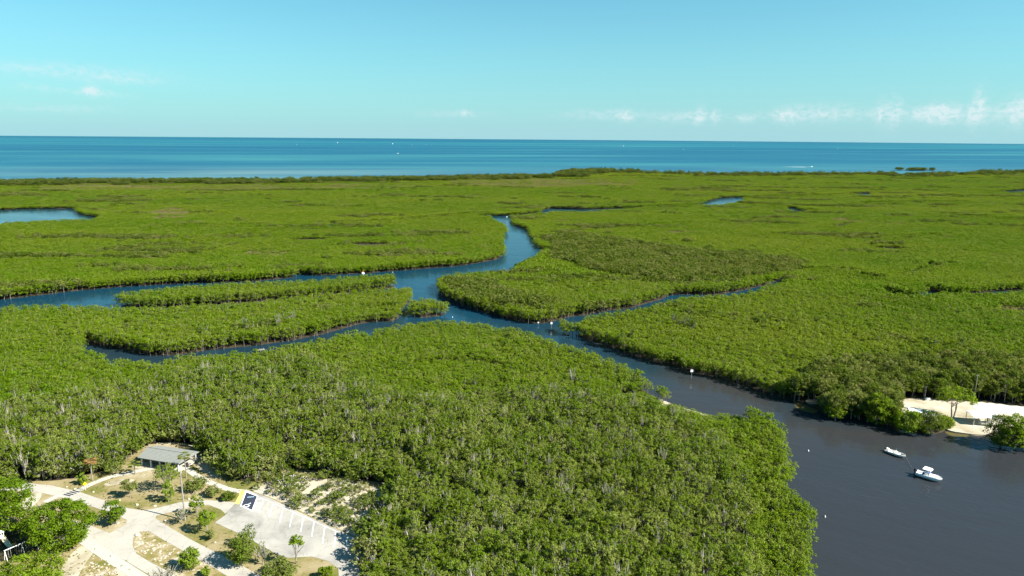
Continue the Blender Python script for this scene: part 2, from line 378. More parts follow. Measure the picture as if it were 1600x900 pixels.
ISLET = bank([(641, 494), (660, 496), (690, 493), (699, 488)] + near([(692, 479), (667, 474), (646, 478), (640, 486)], 3))
PONDS = [bank([(844, 330), (857, 325.5), (907, 327), (947, 326), (1027, 324)] + near([(987, 326), (941, 328), (907, 331), (872, 329), (848, 335)], 3)),
         bank([(1086, 321), (1112, 312), (1128, 309), (1150, 308), (1167, 308)] + near([(1163, 313.5), (1131, 319.5), (1107, 320)], 3)),
         bank([(-200, 331), (0, 328), (53, 326), (120, 326), (123, 332), (133, 336), (163, 340)] + near([(149, 343), (80, 344), (0, 349), (-200, 358)], 3)),
         bank([(510, 350), (524, 349)] + near([(523, 354.5), (511, 355)], 3)),
         bank([(1310, 304.5), (1340, 302), (1368, 301)] + near([(1360, 304.5)], 3)),
         bank([(1550, 300), (1600, 296.5), (1640, 296)] + near([(1640, 298.5), (1590, 301)], 3)),
         bank([(37, 626), (45, 624), (70, 622), (72, 626)] + near([(70, 620), (40, 622)], 5)),
         bank([(75, 633), (98, 629), (100, 638), (86, 642)])]
# thin creeks: outline and width in metres
CREEKS = [([(764, 338), (800, 337), (846, 333)], 26), ([(1346, 434), (1358, 436)], 14), ([(1412, 430), (1441, 423)], 8), ([(1444, 413), (1452, 419), (1484, 415)], 8),
          ([(1380, 458), (1398, 467), (1432, 466), (1452, 462)], 12), ([(1446, 455), (1467, 462), (1528, 461), (1566, 455), (1660, 453)], 15), ([(1347, 318), (1400, 317), (1500, 316)], 17),
          ([(1200, 322), (1233, 325), (1236, 331), (1260, 329)], 17), ([(1300, 356), (1324, 350)], 12), ([(1488, 339), (1534, 339)], 18), ([(1565, 343), (1680, 343)], 16),
          ([(629, 345), (693, 339), (739, 335), (766, 335)], 11), ([(283, 379), (373, 367)], 7), ([(400, 363), (512, 355)], 9), ([(520, 350), (560, 348), (600, 347)], 11), ([(250, 356), (330, 354), (420, 352)], 7),
          ([(1236, 430), (1258, 425), (1330, 427)], 7), ([(1020, 324), (1088, 321)], 16), ([(1166, 309), (1230, 307), (1312, 305)], 17), ([(1368, 302), (1430, 303)], 10), ([(828, 428), (850, 428)], 9), ([(860, 441), (872, 440)], 8), ([(468, 428), (494, 431)], 8),
          ([(90, 655), (110, 650)], 4), ([(700, 606), (770, 614), (840, 618)], 2.5), ([(1180, 370), (1260, 366)], 6), ([(1020, 352), (1100, 349)], 6), ([(1400, 372), (1480, 368)], 7)]
CREEKS = [(bank([(x, y) for x, y in l_]) - np.array([0, w_ * .42]), w_) for l_, w_ in CREEKS]
COAST_PX = [(-700, 287), (-300, 288), (0, 287), (60, 286), (150, 284.5), (250, 284), (400, 284), (480, 282), (560, 281), (660, 280), (715, 278.5), (800, 277), (860, 276), (888, 271.5), (935, 269.5), (1030, 270.5), (1120, 273), (1200, 273), (1255, 272), (1360, 272.5),
            (1393, 272), (1402, 274), (1411, 275.2), (1420, 274), (1428, 272.5), (1500, 272), (1524, 271), (1536, 268), (1570, 268.5), (1640, 269), (1800, 270), (2300, 272)]
COAST = bank(COAST_PX)
KEYS = [bank([(1401, 266), (1410, 266.2), (1410, 265.4), (1402, 265.4)]), bank([(1418, 266.8), (1445, 267), (1446, 266), (1420, 265.8)]), bank([(1454, 266.8), (1459, 266.9), (1459, 266.1), (1455, 266.1)])]
LANDPOLY = np.vstack([COAST, [[2600, 30], [-2600, 30]]])
PARK = dens(G([(-120, 765), (0, 757), (40, 751), (90, 752), (135, 741), (160, 737), (190, 726), (204, 708), (240, 690), (300, 692), (335, 715), (352, 742), (390, 757), (430, 732), (470, 732), (520, 740), (560, 749), (618, 757), (620, 792), (602, 825), (582, 846),
                 (580, 880), (578, 960), (-200, 960)]), 2)
SANDR = dens(G([(1399, 640), (1404, 624), (1430, 622), (1450, 623), (1476, 627), (1520, 626.5), (1545, 629), (1600, 635), (1680, 645), (1680, 668), (1590, 668), (1542, 677), (1526, 679), (1509, 677), (1482, 673), (1470, 664), (1420, 658), (1400, 652)]), 2)
TRAIL = dens(G([(1008, 615), (1030, 620), (1060, 634), (1085, 641), (1108, 648), (1104, 653), (1072, 648), (1042, 638), (1012, 624)]), 2)
SPIT = dens(G([(1236, 628), (1262, 628), (1280, 633), (1290, 647), (1275, 648), (1250, 636)]), 2)

def water_sd(q):
    """signed distance to water, positive in water"""
    s = sdist(MAIN, q)
    for i_ in (STRIP, ISLET): s = np.minimum(s, -sdist(i_, q))
    for p_ in PONDS: s = np.maximum(s, sdist(p_, q))
    for l_, w_ in CREEKS:
        lo = l_.min(0) - 30; hi = l_.max(0) + 30; k = np.all((q > lo) & (q < hi), 1)
        if k.any(): s[k] = np.maximum(s[k], w_ / 2 - edge_dist(l_, q[k], False))
    sea_ = -sdist(LANDPOLY, q)
    sea_ = np.where(inside(LANDPOLY, q), sea_, np.abs(sea_))
    s = np.maximum(s, sea_)
    for k_ in KEYS: s = np.where(sdist(k_, q) > -4, -sdist(k_, q), s)
    return s

# ground: one sheet over all the land, dipping under the creeks
ys = np.exp(np.linspace(math.log(70), math.log(2350), 330)); us = np.linspace(-1.0, 1.0, 420)
Yg, Ug = np.meshgrid(ys, us, indexing='ij'); q = np.stack([(Ug * (Yg + 70)).ravel(), Yg.ravel()], 1)
z = np.clip(-water_sd(q) * .3 - .1, -1.2, .4)
nu = len(us); i, j = np.meshgrid(np.arange(len(ys) - 1), np.arange(nu - 1), indexing='ij'); b0 = (i * nu + j).ravel()
me = bpy.data.meshes.new('ground'); me.from_pydata(np.column_stack([q, z]).tolist(), [], np.stack([b0, b0 + 1, b0 + nu + 1, b0 + nu], 1).tolist())
me.materials.append(M['mud']); me.polygons.foreach_set('use_smooth', [True] * len(me.polygons)); me.update()
tag(link(bpy.data.objects.new('ground', me)), 'dark muddy forest floor under the mangroves', kind='structure')
# water: creeks on the near side, the sea beyond a line that runs under the coastal land
mid = COAST.copy(); mid[:, 1] -= 45
for k_ in range(len(mid)):
    if 1390 < COAST_PX[k_][0] < 1425: mid[k_, 1] -= 90
cr = sheet('creek', [(-2600, 40)] + [(2600, 40)] + [tuple(p) for p in mid[::-1]], 0, M['creek']); tag(cr, 'dark still water of the tidal creeks between the mangroves', kind='structure')
far = [(31000 * math.sin(a), 31000 * math.cos(a)) for a in np.linspace(R(62), R(-62), 60)]
se = sheet('sea', [tuple(p) for p in mid] + far, 0, M['sea']); tag(se, 'blue and turquoise sea stretching to the horizon', kind='structure')

# ------------------------------------------------------------------ tree library
def leaf_cloud(r, clumps, per, size, flat=1.0, up=.5):
    """leaf quads round clump centres; returns verts, faces, tone per face"""
    V = []; T = []
    for (c, rc) in clumps:
        d = r.normal(size=(per, 3)); d /= np.linalg.norm(d, axis=1)[:, None]; d[:, 2] = np.where(d[:, 2] < -.35, -d[:, 2], d[:, 2])
        rad = rc * r.random(per) ** .35
        pos = np.array(c) + d * rad[:, None] * np.array([1, 1, flat])
        nrm = d * .7 + np.array([0, 0, up]) + r.normal(size=(per, 3)) * .45; nrm /= np.linalg.norm(nrm, axis=1)[:, None]
        t = np.cross(nrm, r.normal(size=(per, 3))); t /= np.linalg.norm(t, axis=1)[:, None]; u = np.cross(nrm, t)
        s = size * r.uniform(.6, 1.35, per); a = t * s[:, None] * .5; b = u * s[:, None] * .33
        V.append(np.stack([pos - a, pos - b * 1.1 + a * .1, pos + a, pos + b * 1.1 - a * .1], 1)); T.append(r.uniform(.84, 1.18) * r.uniform(.82, 1.18, per))
    V = np.concatenate(V).reshape(-1, 3); T = np.concatenate(T); n = len(T)
    return V, np.arange(n * 4).reshape(n, 4), T
def crown_mesh(name, r, clumps, per, size, mat, flat=1.0, up=.5):
    V, F, T = leaf_cloud(r, clumps, per, size, flat, up)
    m_ = bpy.data.meshes.new(name); m_.from_pydata(V.tolist(), [], F.tolist()); m_.materials.append(mat)
    at = m_.attributes.new('tone', 'FLOAT', 'FACE'); at.data.foreach_set('value', T.astype('f')); m_.update(); return m_
def clump_set(r, n, rad, z0, z1, rc, squash=1.0, fill=.35, tmin=-.55, table=1.0):
    """clump centres spread over the upper shell of a crown"""
    out = []; cz = (z0 + z1) / 2; hz = (z1 - z0) / 2
    lob = [(r.uniform(0, 6.28), r.uniform(.78, 1.12)) for _ in range(5)]
    for k in range(n):
        a = r.uniform(0, 6.283); t = r.uniform(tmin, 1); cr_ = math.sqrt(max(0, 1 - t * t)); t = t ** table if t > 0 else t
        rr = 1 if r.random() > fill else r.uniform(.3, .85)
        lobe = 1 + .22 * sum(math.cos(a - la) * (ls - .95) for la, ls in lob) + r.uniform(-.14, .14)
        out.append(((math.cos(a) * cr_ * rad * rr * lobe, math.sin(a) * cr_ * rad * rr * lobe, cz + t * hz * rr * squash), rc * r.uniform(.75, 1.3)))
    return out
def trunk_mesh(name, r, h, rad, clumps, mat, stems=1, limbs=8, twig=None, twigs=0, top=None):
    b = MB()
    for s_ in range(stems):
        a = r.uniform(0, 6.28); o = .0 if stems == 1 else .25
        base = Vector((math.cos(a) * o, math.sin(a) * o, -.45)); lean = Vector((math.cos(a), math.sin(a), 0)) * (.12 * h if stems > 1 else .04 * h)
        mid_ = base + lean * .5 + Vector((r.uniform(-.1, .1) * h * .3, r.uniform(-.1, .1) * h * .3, h * .5 + .2)); tip = base + lean + Vector((0, 0, h + .3))
        b.tube([base, mid_, tip], [rad, rad * .75, rad * .4], 6)
        for k in range(limbs // stems):
            c, rc = clumps[r.integers(len(clumps))]; st = base.lerp(tip, r.uniform(.45, .95)); e = Vector(c)
            b.tube([st, st.lerp(e, .5) + Vector((0, 0, -.06 * h)), e], [rad * .42, rad * .28, rad * .12], 5, cap=False)
    b.cur = 1
    for k in range(twigs):                                  # bare pale twigs standing out of the crown
        c, rc = clumps[r.integers(len(clumps))]; e = Vector(c) + Vector((r.normal() * .35, r.normal() * .35, rc * r.uniform(.7, 1.6)))
        st = Vector((c[0] * .45, c[1] * .45, c[2] * .62)); b.tube([st, st.lerp(e, .55), e], [.075, .055, .022], 4, cap=False)
    return b.mesh(name, [mat, twig or mat])
class Kind:
    def __init__(s, name): s.name = name; s.pairs = []; s.joined = []
    def variant(s, trunk, crown):
        s.pairs.append((trunk, crown))
        # one joined mesh for the mass planting
        nv = len(trunk.vertices); tv = np.empty(nv * 3); trunk.vertices.foreach_get('co', tv); cv = np.empty(len(crown.vertices) * 3); crown.vertices.foreach_get('co', cv)
        fs = [tuple(p.vertices) for p in trunk.polygons] + [tuple(i_ + nv for i_ in p.vertices) for p in crown.polygons]
        mi = [p.material_index for p in trunk.polygons] + [2] * len(crown.polygons)
        m_ = bpy.data.meshes.new(s.name + '_mass'); m_.from_pydata(np.concatenate([tv, cv]).reshape(-1, 3).tolist(), [], fs)
        for x in (trunk.materials[0], trunk.materials[1], crown.materials[0]): m_.materials.append(x)
        m_.polygons.foreach_set('material_index', mi)
        tone = np.ones(len(fs), 'f'); ct = np.empty(len(crown.polygons), 'f'); crown.attributes['tone'].data.foreach_get('value', ct); tone[len(trunk.polygons):] = ct
        at = m_.attributes.new('tone', 'FLOAT', 'FACE'); at.data.foreach_set('value', tone); m_.update()
        s.joined.append(m_)
    def collection(s):
        c = bpy.data.collections.new(s.name)
        for k, m_ in enumerate(s.joined): c.objects.link(bpy.data.objects.new(f'{s.name}_{k}', m_))
        return c
def make_kind(name, leaf, n, rad, z0, z1, clumps, per, size, bark='bark_dark', stems=1, limbs=7, twigs=0, trunk_r=.12, rc=.6, flat=.8, up=.5, fill=.35, seed=0, table=1.0, vary=.12, bare=0):
    K = Kind(name)
    for k in range(n):
        r = np.random.default_rng(seed * 100 + k + 11); s = r.uniform(1 - vary, 1 + vary); thin = k < bare
        cs = clump_set(r, clumps, rad * s, z0, z1 * r.uniform(.94, 1.05), rc, fill=fill, table=table)
        K.variant(trunk_mesh(name + '_trunk', r, z1 * .72, trunk_r, cs, M[bark], stems, limbs, M['twig'], 26 if thin else twigs), crown_mesh(name + '_crown', r, cs, per // 4 if thin else per, size, M[leaf], flat, up))
    return K
MANGROVE = make_kind('mangrove', 'mangrove', 6, 2.15, .5, 4.4, 40, 24, .29, stems=2, limbs=6, twigs=1, rc=.58, seed=1, table=.38, up=.95)
MANGROVE_F = make_kind('mangrove_far', 'mangrove', 5, 2.6, .2, 4.2, 30, 13, .52, stems=1, limbs=3, twigs=0, rc=.75, seed=2, table=.38, up=.95)
HAMMOCK = make_kind('hammock', 'hammock', 9, 1.8, 1.5, 7.1, 36, 26, .30, bark='bark', stems=1, limbs=9, twigs=6, rc=.55, trunk_r=.12, fill=.45, seed=3, vary=.3, bare=1, table=.7, up=.75)
RIDGE = make_kind('ridge', 'ridge', 5, 2.7, 1.6, 6.6, 28, 16, .6, bark='bark', limbs=5, twigs=3, rc=.85, seed=4)
COASTT = make_kind('coast', 'coast', 4, 3.0, .5, 6.6, 28, 14, .65, limbs=3, rc=.95, seed=8)
DRY = make_kind('dry', 'dry', 3, 2.6, .1, 3.2, 24, 12, .6, limbs=3, rc=.8, seed=9)
BANKT = make_kind('bank', 'ridge', 4, 3.0, 1.2, 8.2, 40, 30, .45, bark='bark', limbs=9, twigs=3, rc=.95, trunk_r=.18, seed=5)
BUSH = make_kind('bush', 'scrub', 5, 1.3, .15, 1.9, 18, 26, .26, bark='bark', stems=2, limbs=6, twigs=5, rc=.45, trunk_r=.06, seed=6)

# ------------------------------------------------------------------ planting
def jitter_grid(sp, y0, y1, side=.86):
    ny = int((y1 - y0) / (sp * .87)) + 1; out = []
    for a in range(ny):
        y = y0 + a * sp * .87; hw = side * y + 55
        x = np.arange(-hw, hw, sp) + (sp / 2 if a % 2 else 0); out.append(np.stack([x, np.full_like(x, y)], 1))
    p = np.concatenate(out); return p + rng.uniform(-.38, .38, p.shape) * sp
HAMMOCK_PX = [(-200, 655), (0, 660), (120, 640), (250, 615), (330, 590), (470, 580), (545, 600), (640, 640), (800, 628), (960, 640), (1075, 672), (1130, 720), (1170, 790), (1175, 960), (-200, 960)]
GREY_PX = [[(850, 372), (905, 366), (1000, 384), (1120, 398), (1225, 408), (1262, 420), (1235, 432), (1150, 448), (1060, 453), (960, 440), (870, 408)],
           [(690, 444), (760, 450), (800, 470), (880, 484), (850, 500), (780, 488), (705, 466)]]
BANK_PX = [(1240, 615), (1280, 588), (1400, 578), (1700, 585), (1700, 700), (1240, 700)]
COASTRIDGE = 75
def in_px(poly, px): return inside(np.array(poly, float), px)
bands = [(2.4, 72, 250), (2.45, 250, 430), (3.3, 430, 720), (4.7, 720, 1150), (5.8, 1150, 2250)]
allp = []
for sp, y0, y1 in bands:
    p = jitter_grid(sp, y0, y1); allp.append(np.column_stack([p, np.full(len(p), sp)]))
allp = np.concatenate(allp); pts = allp[:, :2]; spc = allp[:, 2]
wsd = water_sd(pts)
px = project(np.column_stack([pts, np.full(len(pts), 3.0)]))
keep = (wsd < .7) & (px[:, 0] > -170) & (px[:, 0] < 1770) & (px[:, 1] < 1000)
parksd = sdist(PARK, pts); keep &= parksd < 0
for poly in (SANDR, SPIT): keep &= sdist(poly, pts) < -.4
keep &= edge_dist(np.array(G([(1012, 618), (1045, 633), (1082, 645), (1106, 651)])), pts, False) > 1.5
keep &= ~inside(np.array([(1396, 640), (1405, 625), (1600, 632), (1700, 640), (1700, 730), (1396, 690)], float), project(np.column_stack([pts, np.full(len(pts), .4)])))
# small openings in the canopy
op = vnoise(pts, 9, 3); keep &= ~((op > .80) & (rng.random(len(pts)) < .7))
MUD_FLATS = [((488, 376), 9), ((578, 384), 10), ((1388, 390), 8), ((510, 640), 2)]
for (c, r_) in MUD_FLATS:
    c = P(c[0], c[1], .3)[:2]; keep &= (((pts - c) / np.array([r_ * 1.6, r_])) ** 2).sum(1) > 1
pts = pts[keep]; spc = spc[keep]; px = px[keep]; wsd = wsd[keep]; parksd = parksd[keep]
coastd = np.where(pts[:, 1] > 800, edge_dist(COAST, pts, False), 999)
dist = np.hypot(pts[:, 0], pts[:, 1])
gpx = project(np.column_stack([pts, np.full(len(pts), .4)]))
nz = vnoise(pts, 34, 5); nz2 = vnoise(pts, 120, 8); nz3 = vnoise(pts, 12, 9)
kind = np.full(len(pts), 0)                                   # 0 mangrove 1 hammock 2 ridge 3 bank
ham = in_px(HAMMOCK_PX, gpx); kind[ham] = 1
edge_mix = rng.random(len(pts))
kind[ham & (nz3 + edge_mix * .3 > .93)] = 0
for g_ in GREY_PX: kind[in_px(g_, gpx + np.column_stack([(nz - .5) * 60, (nz3 - .5) * 22])) & (nz3 + edge_mix * .5 > .55)] = 2
bk = in_px(BANK_PX, gpx) & (pts[:, 0] > 60); kind[bk & (edge_mix > .25)] = 3
far_m = dist > 430
aniso = vnoise(pts / np.array([3.2, 1.0]), 26, 21); streak = vnoise(pts / np.array([4.5, 1.0]), 15, 22)
kind[(kind == 0) & (dist > 300) & (aniso * .6 + streak * .4 + (edge_mix - .5) * .18 > .685)] = 2
kind[(kind == 0) & (dist <= 300) & (nz3 * .5 + nz * .5 + (edge_mix - .5) * .3 > .74)] = 1
cr_w = COASTRIDGE * (.45 + .9 * nz)
kind[(coastd < cr_w * 1.2) & (edge_mix > np.where(gpx[:, 0] > 960, .78, .30)) & (streak + .9 * (nz3 - .5) > .38)] = 4
DRY_PX = [[(690, 283), (760, 281), (1000, 281), (990, 290), (880, 293), (760, 294)], [(235, 332), (270, 326), (300, 330), (290, 343), (240, 345)], [(60, 291), (640, 288), (660, 296), (300, 299), (60, 298)], [(380, 393), (520, 391), (560, 398), (460, 404), (380, 402)]]
for n_, d_ in enumerate(DRY_PX): kind[in_px(d_, gpx) & (kind != 4) & (streak + (edge_mix - .5) * .5 > (.36, .36, .50, .55)[n_])] = 5
kind[(kind == 0) & (dist > 380) & (vnoise(pts / np.array([2.4, 1.0]), 20, 31) + (edge_mix - .5) * .12 > .80)] = 5
for k_ in KEYS: kind[sdist(k_, pts) > -3] = 4
# size: low even carpet inland, taller fringe on the creek banks
fringe = np.exp(-np.clip(-wsd, 0, 60) / 7.0)
hs = .72 + .42 * nz + .22 * (nz2 - .5) + rng.uniform(-.07, .07, len(pts)); hs = hs * (1 + .22 * fringe)
hf = .40 + .25 * nz + .30 * fringe + rng.uniform(-.05, .05, len(pts)); tt = np.clip((dist - 380) / 120, 0, 1)
m0 = kind == 0; hs[m0] = (hs * (1 - tt) + hf * tt)[m0]
hs[kind == 1] = (.70 + .5 * nz + rng.uniform(-.16, .2, len(pts)))[kind == 1]
hs[(kind == 1) & (parksd > -16)] *= .9; hs[(kind == 1) & (parksd > -8) & (gpx[:, 0] > 430)] *= .72
hs[kind == 2] = ((.62 - .22 * tt) + .3 * nz + rng.uniform(-.1, .12, len(pts)))[kind == 2]
g_in = in_px(GREY_PX[0], gpx) | in_px(GREY_PX[1], gpx); hs[(kind == 2) & g_in] += .08 + .2 * (nz3[(kind == 2) & g_in] - .4)
hs[kind == 3] = (.68 + .38 * nz + rng.uniform(-.1, .15, len(pts)))[kind == 3]
hs[kind == 4] = (.75 + .5 * nz3 + rng.uniform(-.15, .3, len(pts)))[kind == 4]
hs[kind == 5] = (.45 + .3 * nz3)[kind == 5]
tl_ = np.array(G([(1012, 618), (1045, 633), (1082, 645), (1106, 651)])); tr_ = edge_dist(tl_, pts, False); nearside = pts[:, 1] < np.interp(pts[:, 0], tl_[:, 0], tl_[:, 1]); hs[(tr_ < 11) & nearside] *= .3; hs[(tr_ < 7) & ~nearside] *= .75
tall = (coastd < 110) & (px[:, 0] > 868) & (px[:, 0] < 1000); hs[tall] *= 1.5
isle_in = inside(ISLET, pts)
wsx = np.clip(spc / 2.9, .6, 2.2) * np.where(kind == 0, 1, .98) * np.where(dist > 430, .88, 1); wsx[kind == 1] = np.maximum(wsx[kind == 1], .93)
wsx[isle_in] *= 1.0; hs[isle_in] = 1.15 + rng.uniform(-.1, .1, isle_in.sum())
shore_low = (dist < 345) & (px[:, 0] > 560) & (px[:, 0] < 790) & (wsd > -22) & ~isle_in & (gpx[:, 1] > 488); hs[shore_low] *= .72
wsx *= np.where(kind == 3, .95, 1.0)
rz = rng.uniform(0, 6.283, len(pts))
isle = np.full(len(pts), 0)
g2 = pts
isle[inside(ISLET, g2)] = 1; isle[inside(STRIP, g2)] = 2
isle[in_px([(-300, 470), (0, 470), (240, 478), (640, 450), (645, 480), (630, 503), (400, 546), (240, 562), (100, 532), (0, 540), (-300, 560)], gpx) & (isle == 0)] = 3
isle[in_px([(683, 430), (800, 424), (870, 390), (1000, 380), (1260, 420), (1240, 430), (1045, 462), (870, 510), (690, 470)], gpx) & (isle == 0)] = 4
isle[in_px([(870, 500), (1050, 466), (1240, 430), (1300, 400), (1800, 400), (1800, 760), (1500, 700), (1240, 640)], gpx) & (isle == 0)] = 5
isle[(isle == 0) & (gpx[:, 1] > 480)] = 6
for n_, k_ in enumerate(KEYS): isle[sdist(k_, pts) > -3] = 7
NAMES = {0: ('coastal_mangrove_marsh', 'wide flat green mangrove marsh reaching to the sea coast'), 1: ('mangrove_islet', 'small round mangrove islet at the creek junction'),
         2: ('mangrove_strip', 'long narrow mangrove strip island in the left creek'), 3: ('mangrove_island', 'broad mangrove island below the long strip island at left'),
         4: ('mangrove_point', 'mangrove point with paler taller wood right of the creek junction'), 5: ('mangrove_bank', 'green mangrove expanse on the right bank of the creek'),
         6: ('foreground_wood', 'dense unbroken canopy behind the nearest trees of the foreground wood'), 7: ('mangrove_key', 'low dark mangrove keys just off the far right coast')}
# the largest-looking trees are things of their own
vis = (px[:, 0] > -8) & (px[:, 0] < 1608) & (px[:, 1] < 905)
single = np.zeros(len(pts), bool)
def nearest(mask, n):
    k = np.where(mask)[0]; k = k[np.argsort(dist[k])][:n]; single[k] = True; return k
ham_i = nearest(vis & (kind == 1) & (gpx[:, 0] > 540), 300)
man_i = nearest(vis & (kind == 0) & (isle == 6), 150)
bank_i = nearest(vis & (kind == 3), 60)
def plant(K, k, name, label, cat, group, variant=None):
    v = K.pairs[(int(abs(pts[k, 0] * 7 + pts[k, 1] * 3)) if variant is None else variant) % len(K.pairs)]
    e = empty(name, (pts[k, 0], pts[k, 1], .4), rz[k]); e.scale = (wsx[k], wsx[k], hs[k]); tag(e, label, cat, group)
    link(bpy.data.objects.new('trunk', v[0]), e); link(bpy.data.objects.new('crown', v[1]), e); return e
for k in ham_i: plant(HAMMOCK, k, 'hardwood_tree', 'slender olive-green tree with pale twigs in the wood at the bottom edge', 'tree', 'nearest trees of the foreground wood')
for k in man_i: plant(MANGROVE, k, 'mangrove_tree', 'bushy bright green mangrove among the nearest foreground trees', 'mangrove', 'nearest mangroves of the foreground wood')
for k in bank_i: plant(BANKT, k, 'bank_tree', 'tall dark green tree on the right bank around the sandy clearing', 'tree', 'tall trees around the right bank clearing')

def gn_scatter(name, label, idx):
    """mass planting of the rest: one object, tree meshes instanced on its points"""
    idx = np.array(idx)
    if len(idx) == 0: return
    me_ = bpy.data.meshes.new(name); me_.from_pydata(np.column_stack([pts[idx], np.full(len(idx), .4)]).tolist(), [], [])
    def attr(n_, typ, dat):
        a = me_.attributes.new(n_, typ, 'POINT'); a.data.foreach_set('vector' if typ == 'FLOAT_VECTOR' else 'value', np.asarray(dat).ravel())
    t_ = rng.uniform(-.06, .06, (len(idx), 2))
    attr('rot', 'FLOAT_VECTOR', np.column_stack([t_, rz[idx]]).astype('f')); attr('scl', 'FLOAT_VECTOR', np.column_stack([wsx[idx], wsx[idx], hs[idx]]).astype('f'))
    far_ = dist[idx] > 380
    fam = np.where(kind[idx] == 0, np.where(far_, 1, 0), kind[idx] + 1)          # 0 mangrove 1 far mangrove 2 hammock 3 ridge 4 bank 5 coast 6 dry
    attr('fam', 'INT', fam.astype('i')); attr('pick', 'INT', rng.integers(0, 1000, len(idx)).astype('i'))
    o = link(bpy.data.objects.new(name, me_)); tag(o, label, kind='stuff')
    ng = bpy.data.node_groups.new(name, 'GeometryNodeTree'); ng.interface.new_socket('Geometry', in_out='INPUT', socket_type='NodeSocketGeometry'); ng.interface.new_socket('Geometry', in_out='OUTPUT', socket_type='NodeSocketGeometry')
    N = ng.nodes; L = ng.links; gi = N.new('NodeGroupInput'); go = N.new('NodeGroupOutput'); jn = N.new('GeometryNodeJoinGeometry')
    def named(n_, typ):
        a = N.new('GeometryNodeInputNamedAttribute'); a.data_type = typ; a.inputs[0].default_value = n_; return a.outputs[0]
    for f_ in sorted(set(fam.tolist())):
        iop = N.new('GeometryNodeInstanceOnPoints'); ci = N.new('GeometryNodeCollectionInfo'); ci.inputs[0].default_value = COLS[f_]; ci.inputs[1].default_value = True; ci.inputs[2].default_value = True
        cmp_ = N.new('FunctionNodeCompare'); cmp_.data_type = 'INT'; cmp_.operation = 'EQUAL'
        ins = [s_ for s_ in cmp_.inputs if s_.type == 'INT']; L.new(named('fam', 'INT'), ins[0]); ins[1].default_value = f_
        L.new(gi.outputs[0], iop.inputs['Points']); L.new(cmp_.outputs[0], iop.inputs['Selection']); L.new(ci.outputs[0], iop.inputs['Instance'])
        iop.inputs['Pick Instance'].default_value = True; L.new(named('pick', 'INT'), iop.inputs['Instance Index'])
        er = N.new('FunctionNodeEulerToRotation'); L.new(named('rot', 'FLOAT_VECTOR'), er.inputs[0]); L.new(er.outputs[0], iop.inputs['Rotation'])
        L.new(named('scl', 'FLOAT_VECTOR'), iop.inputs['Scale']); L.new(iop.outputs[0], jn.inputs[0])
    L.new(jn.outputs[0], go.inputs[0]); md = o.modifiers.new('planting', 'NODES'); md.node_group = ng
COLS = {n_: K.collection() for n_, K in enumerate((MANGROVE, MANGROVE_F, HAMMOCK, RIDGE, BANKT, COASTT, DRY))}
for n_, (nm, lb) in NAMES.items(): gn_scatter(nm, lb, np.where((isle == n_) & ~single)[0])
print('TREES', len(pts), [int((isle == a).sum()) for a in range(8)])

# ------------------------------------------------------------------ the park: lawn, roads, paths, parking lot
Z0 = .4
tag(sheet('lawn', PARK, Z0 + .02, M['lawn']), 'patchy dry lawn of the park clearing', kind='structure')
def gsheet(name, pxs, dz, mat, label, smooth=0):
    p_ = G(pxs, Z0 + dz); p_ = dens(p_, smooth) if smooth else p_
    return tag(sheet(name, p_, Z0 + dz, mat), label, kind='structure')
gsheet('sand', [(385, 764), (420, 752), (440, 742), (470, 742), (500, 750), (530, 746), (560, 756), (614, 766), (614, 794), (590, 820), (567, 844), (530, 826), (490, 808), (450, 789), (420, 776)], .03, M['sand'], 'white sand between the low scrub behind the parking lot', 2)
gsheet('sand', [(292, 712), (312, 708), (335, 728), (350, 748), (330, 745), (305, 730)], .035, M['sand'], 'bare pale sand beside the picnic pavilion', 2)
gsheet('sand', [(160, 757), (175, 750), (200, 748), (214, 750), (190, 756), (170, 760)], .03, M['sand'], 'bright sandy patch on the lawn below the footpath', 2)
gsheet('sand', [(205, 722), (222, 720), (238, 726), (225, 732), (206, 732)], .033, M['sand'], 'sandy patch at the end of the footpath', 2)
gsheet('sand', [(130, 851), (149, 860), (140, 872), (131, 884), (121, 905), (90, 905), (100, 880), (116, 860)], .03, M['sand'], 'bright sandy track beside the sidewalk', 2)
gsheet('sand', [(40, 756), (58, 762), (68, 772), (52, 792), (30, 800), (10, 790)], .03, M['sand'], 'bright sandy verge where the road enters at left', 2)
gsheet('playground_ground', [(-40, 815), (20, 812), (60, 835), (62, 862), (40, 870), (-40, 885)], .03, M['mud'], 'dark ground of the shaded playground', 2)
gsheet('lawn_patch', [(215, 834), (232, 830.5), (256, 844.5), (293, 865), (333, 887), (360, 904), (290, 906), (240, 881), (212, 864), (208, 850)], .05, M['rocky'], 'stony median between the two roads', 1)
gsheet('lawn_patch', [(149, 864), (187, 888), (215, 906), (150, 915), (119, 906), (131, 884)], .034, M['rocky'], 'stony grass triangle beside the sandy track', 1)
ROAD = [(-60, 752), (0, 751), (29, 753), (80, 758.5), (123, 768), (149, 777), (173, 785), (197, 793.5), (221, 797.5), (240, 795), (280, 785), (320, 781), (369, 785), (352, 803), (345, 796), (325, 788.5), (299, 791.5), (267, 800), (244, 806), (243, 810), (267, 825), (300, 844), (353, 871), (401, 896),
        (470, 935), (410, 935), (357, 901), (333, 886.5), (293, 864.5), (256, 844), (232, 829.5), (218, 831), (208, 840), (207, 852), (213, 865), (240, 881), (280, 899), (320, 925), (260, 925), (233, 898), (187, 871), (133, 841), (100, 826), (70, 812), (75, 806), (100, 808), (139, 820), (171, 833), (197, 819), (198, 812), (160, 797), (128, 786), (99, 778), (70, 771), (50, 768), (20, 766), (-60, 768)]
gsheet('road', ROAD, .045, M['road'], 'pale worn asphalt park road with its junction and side road')
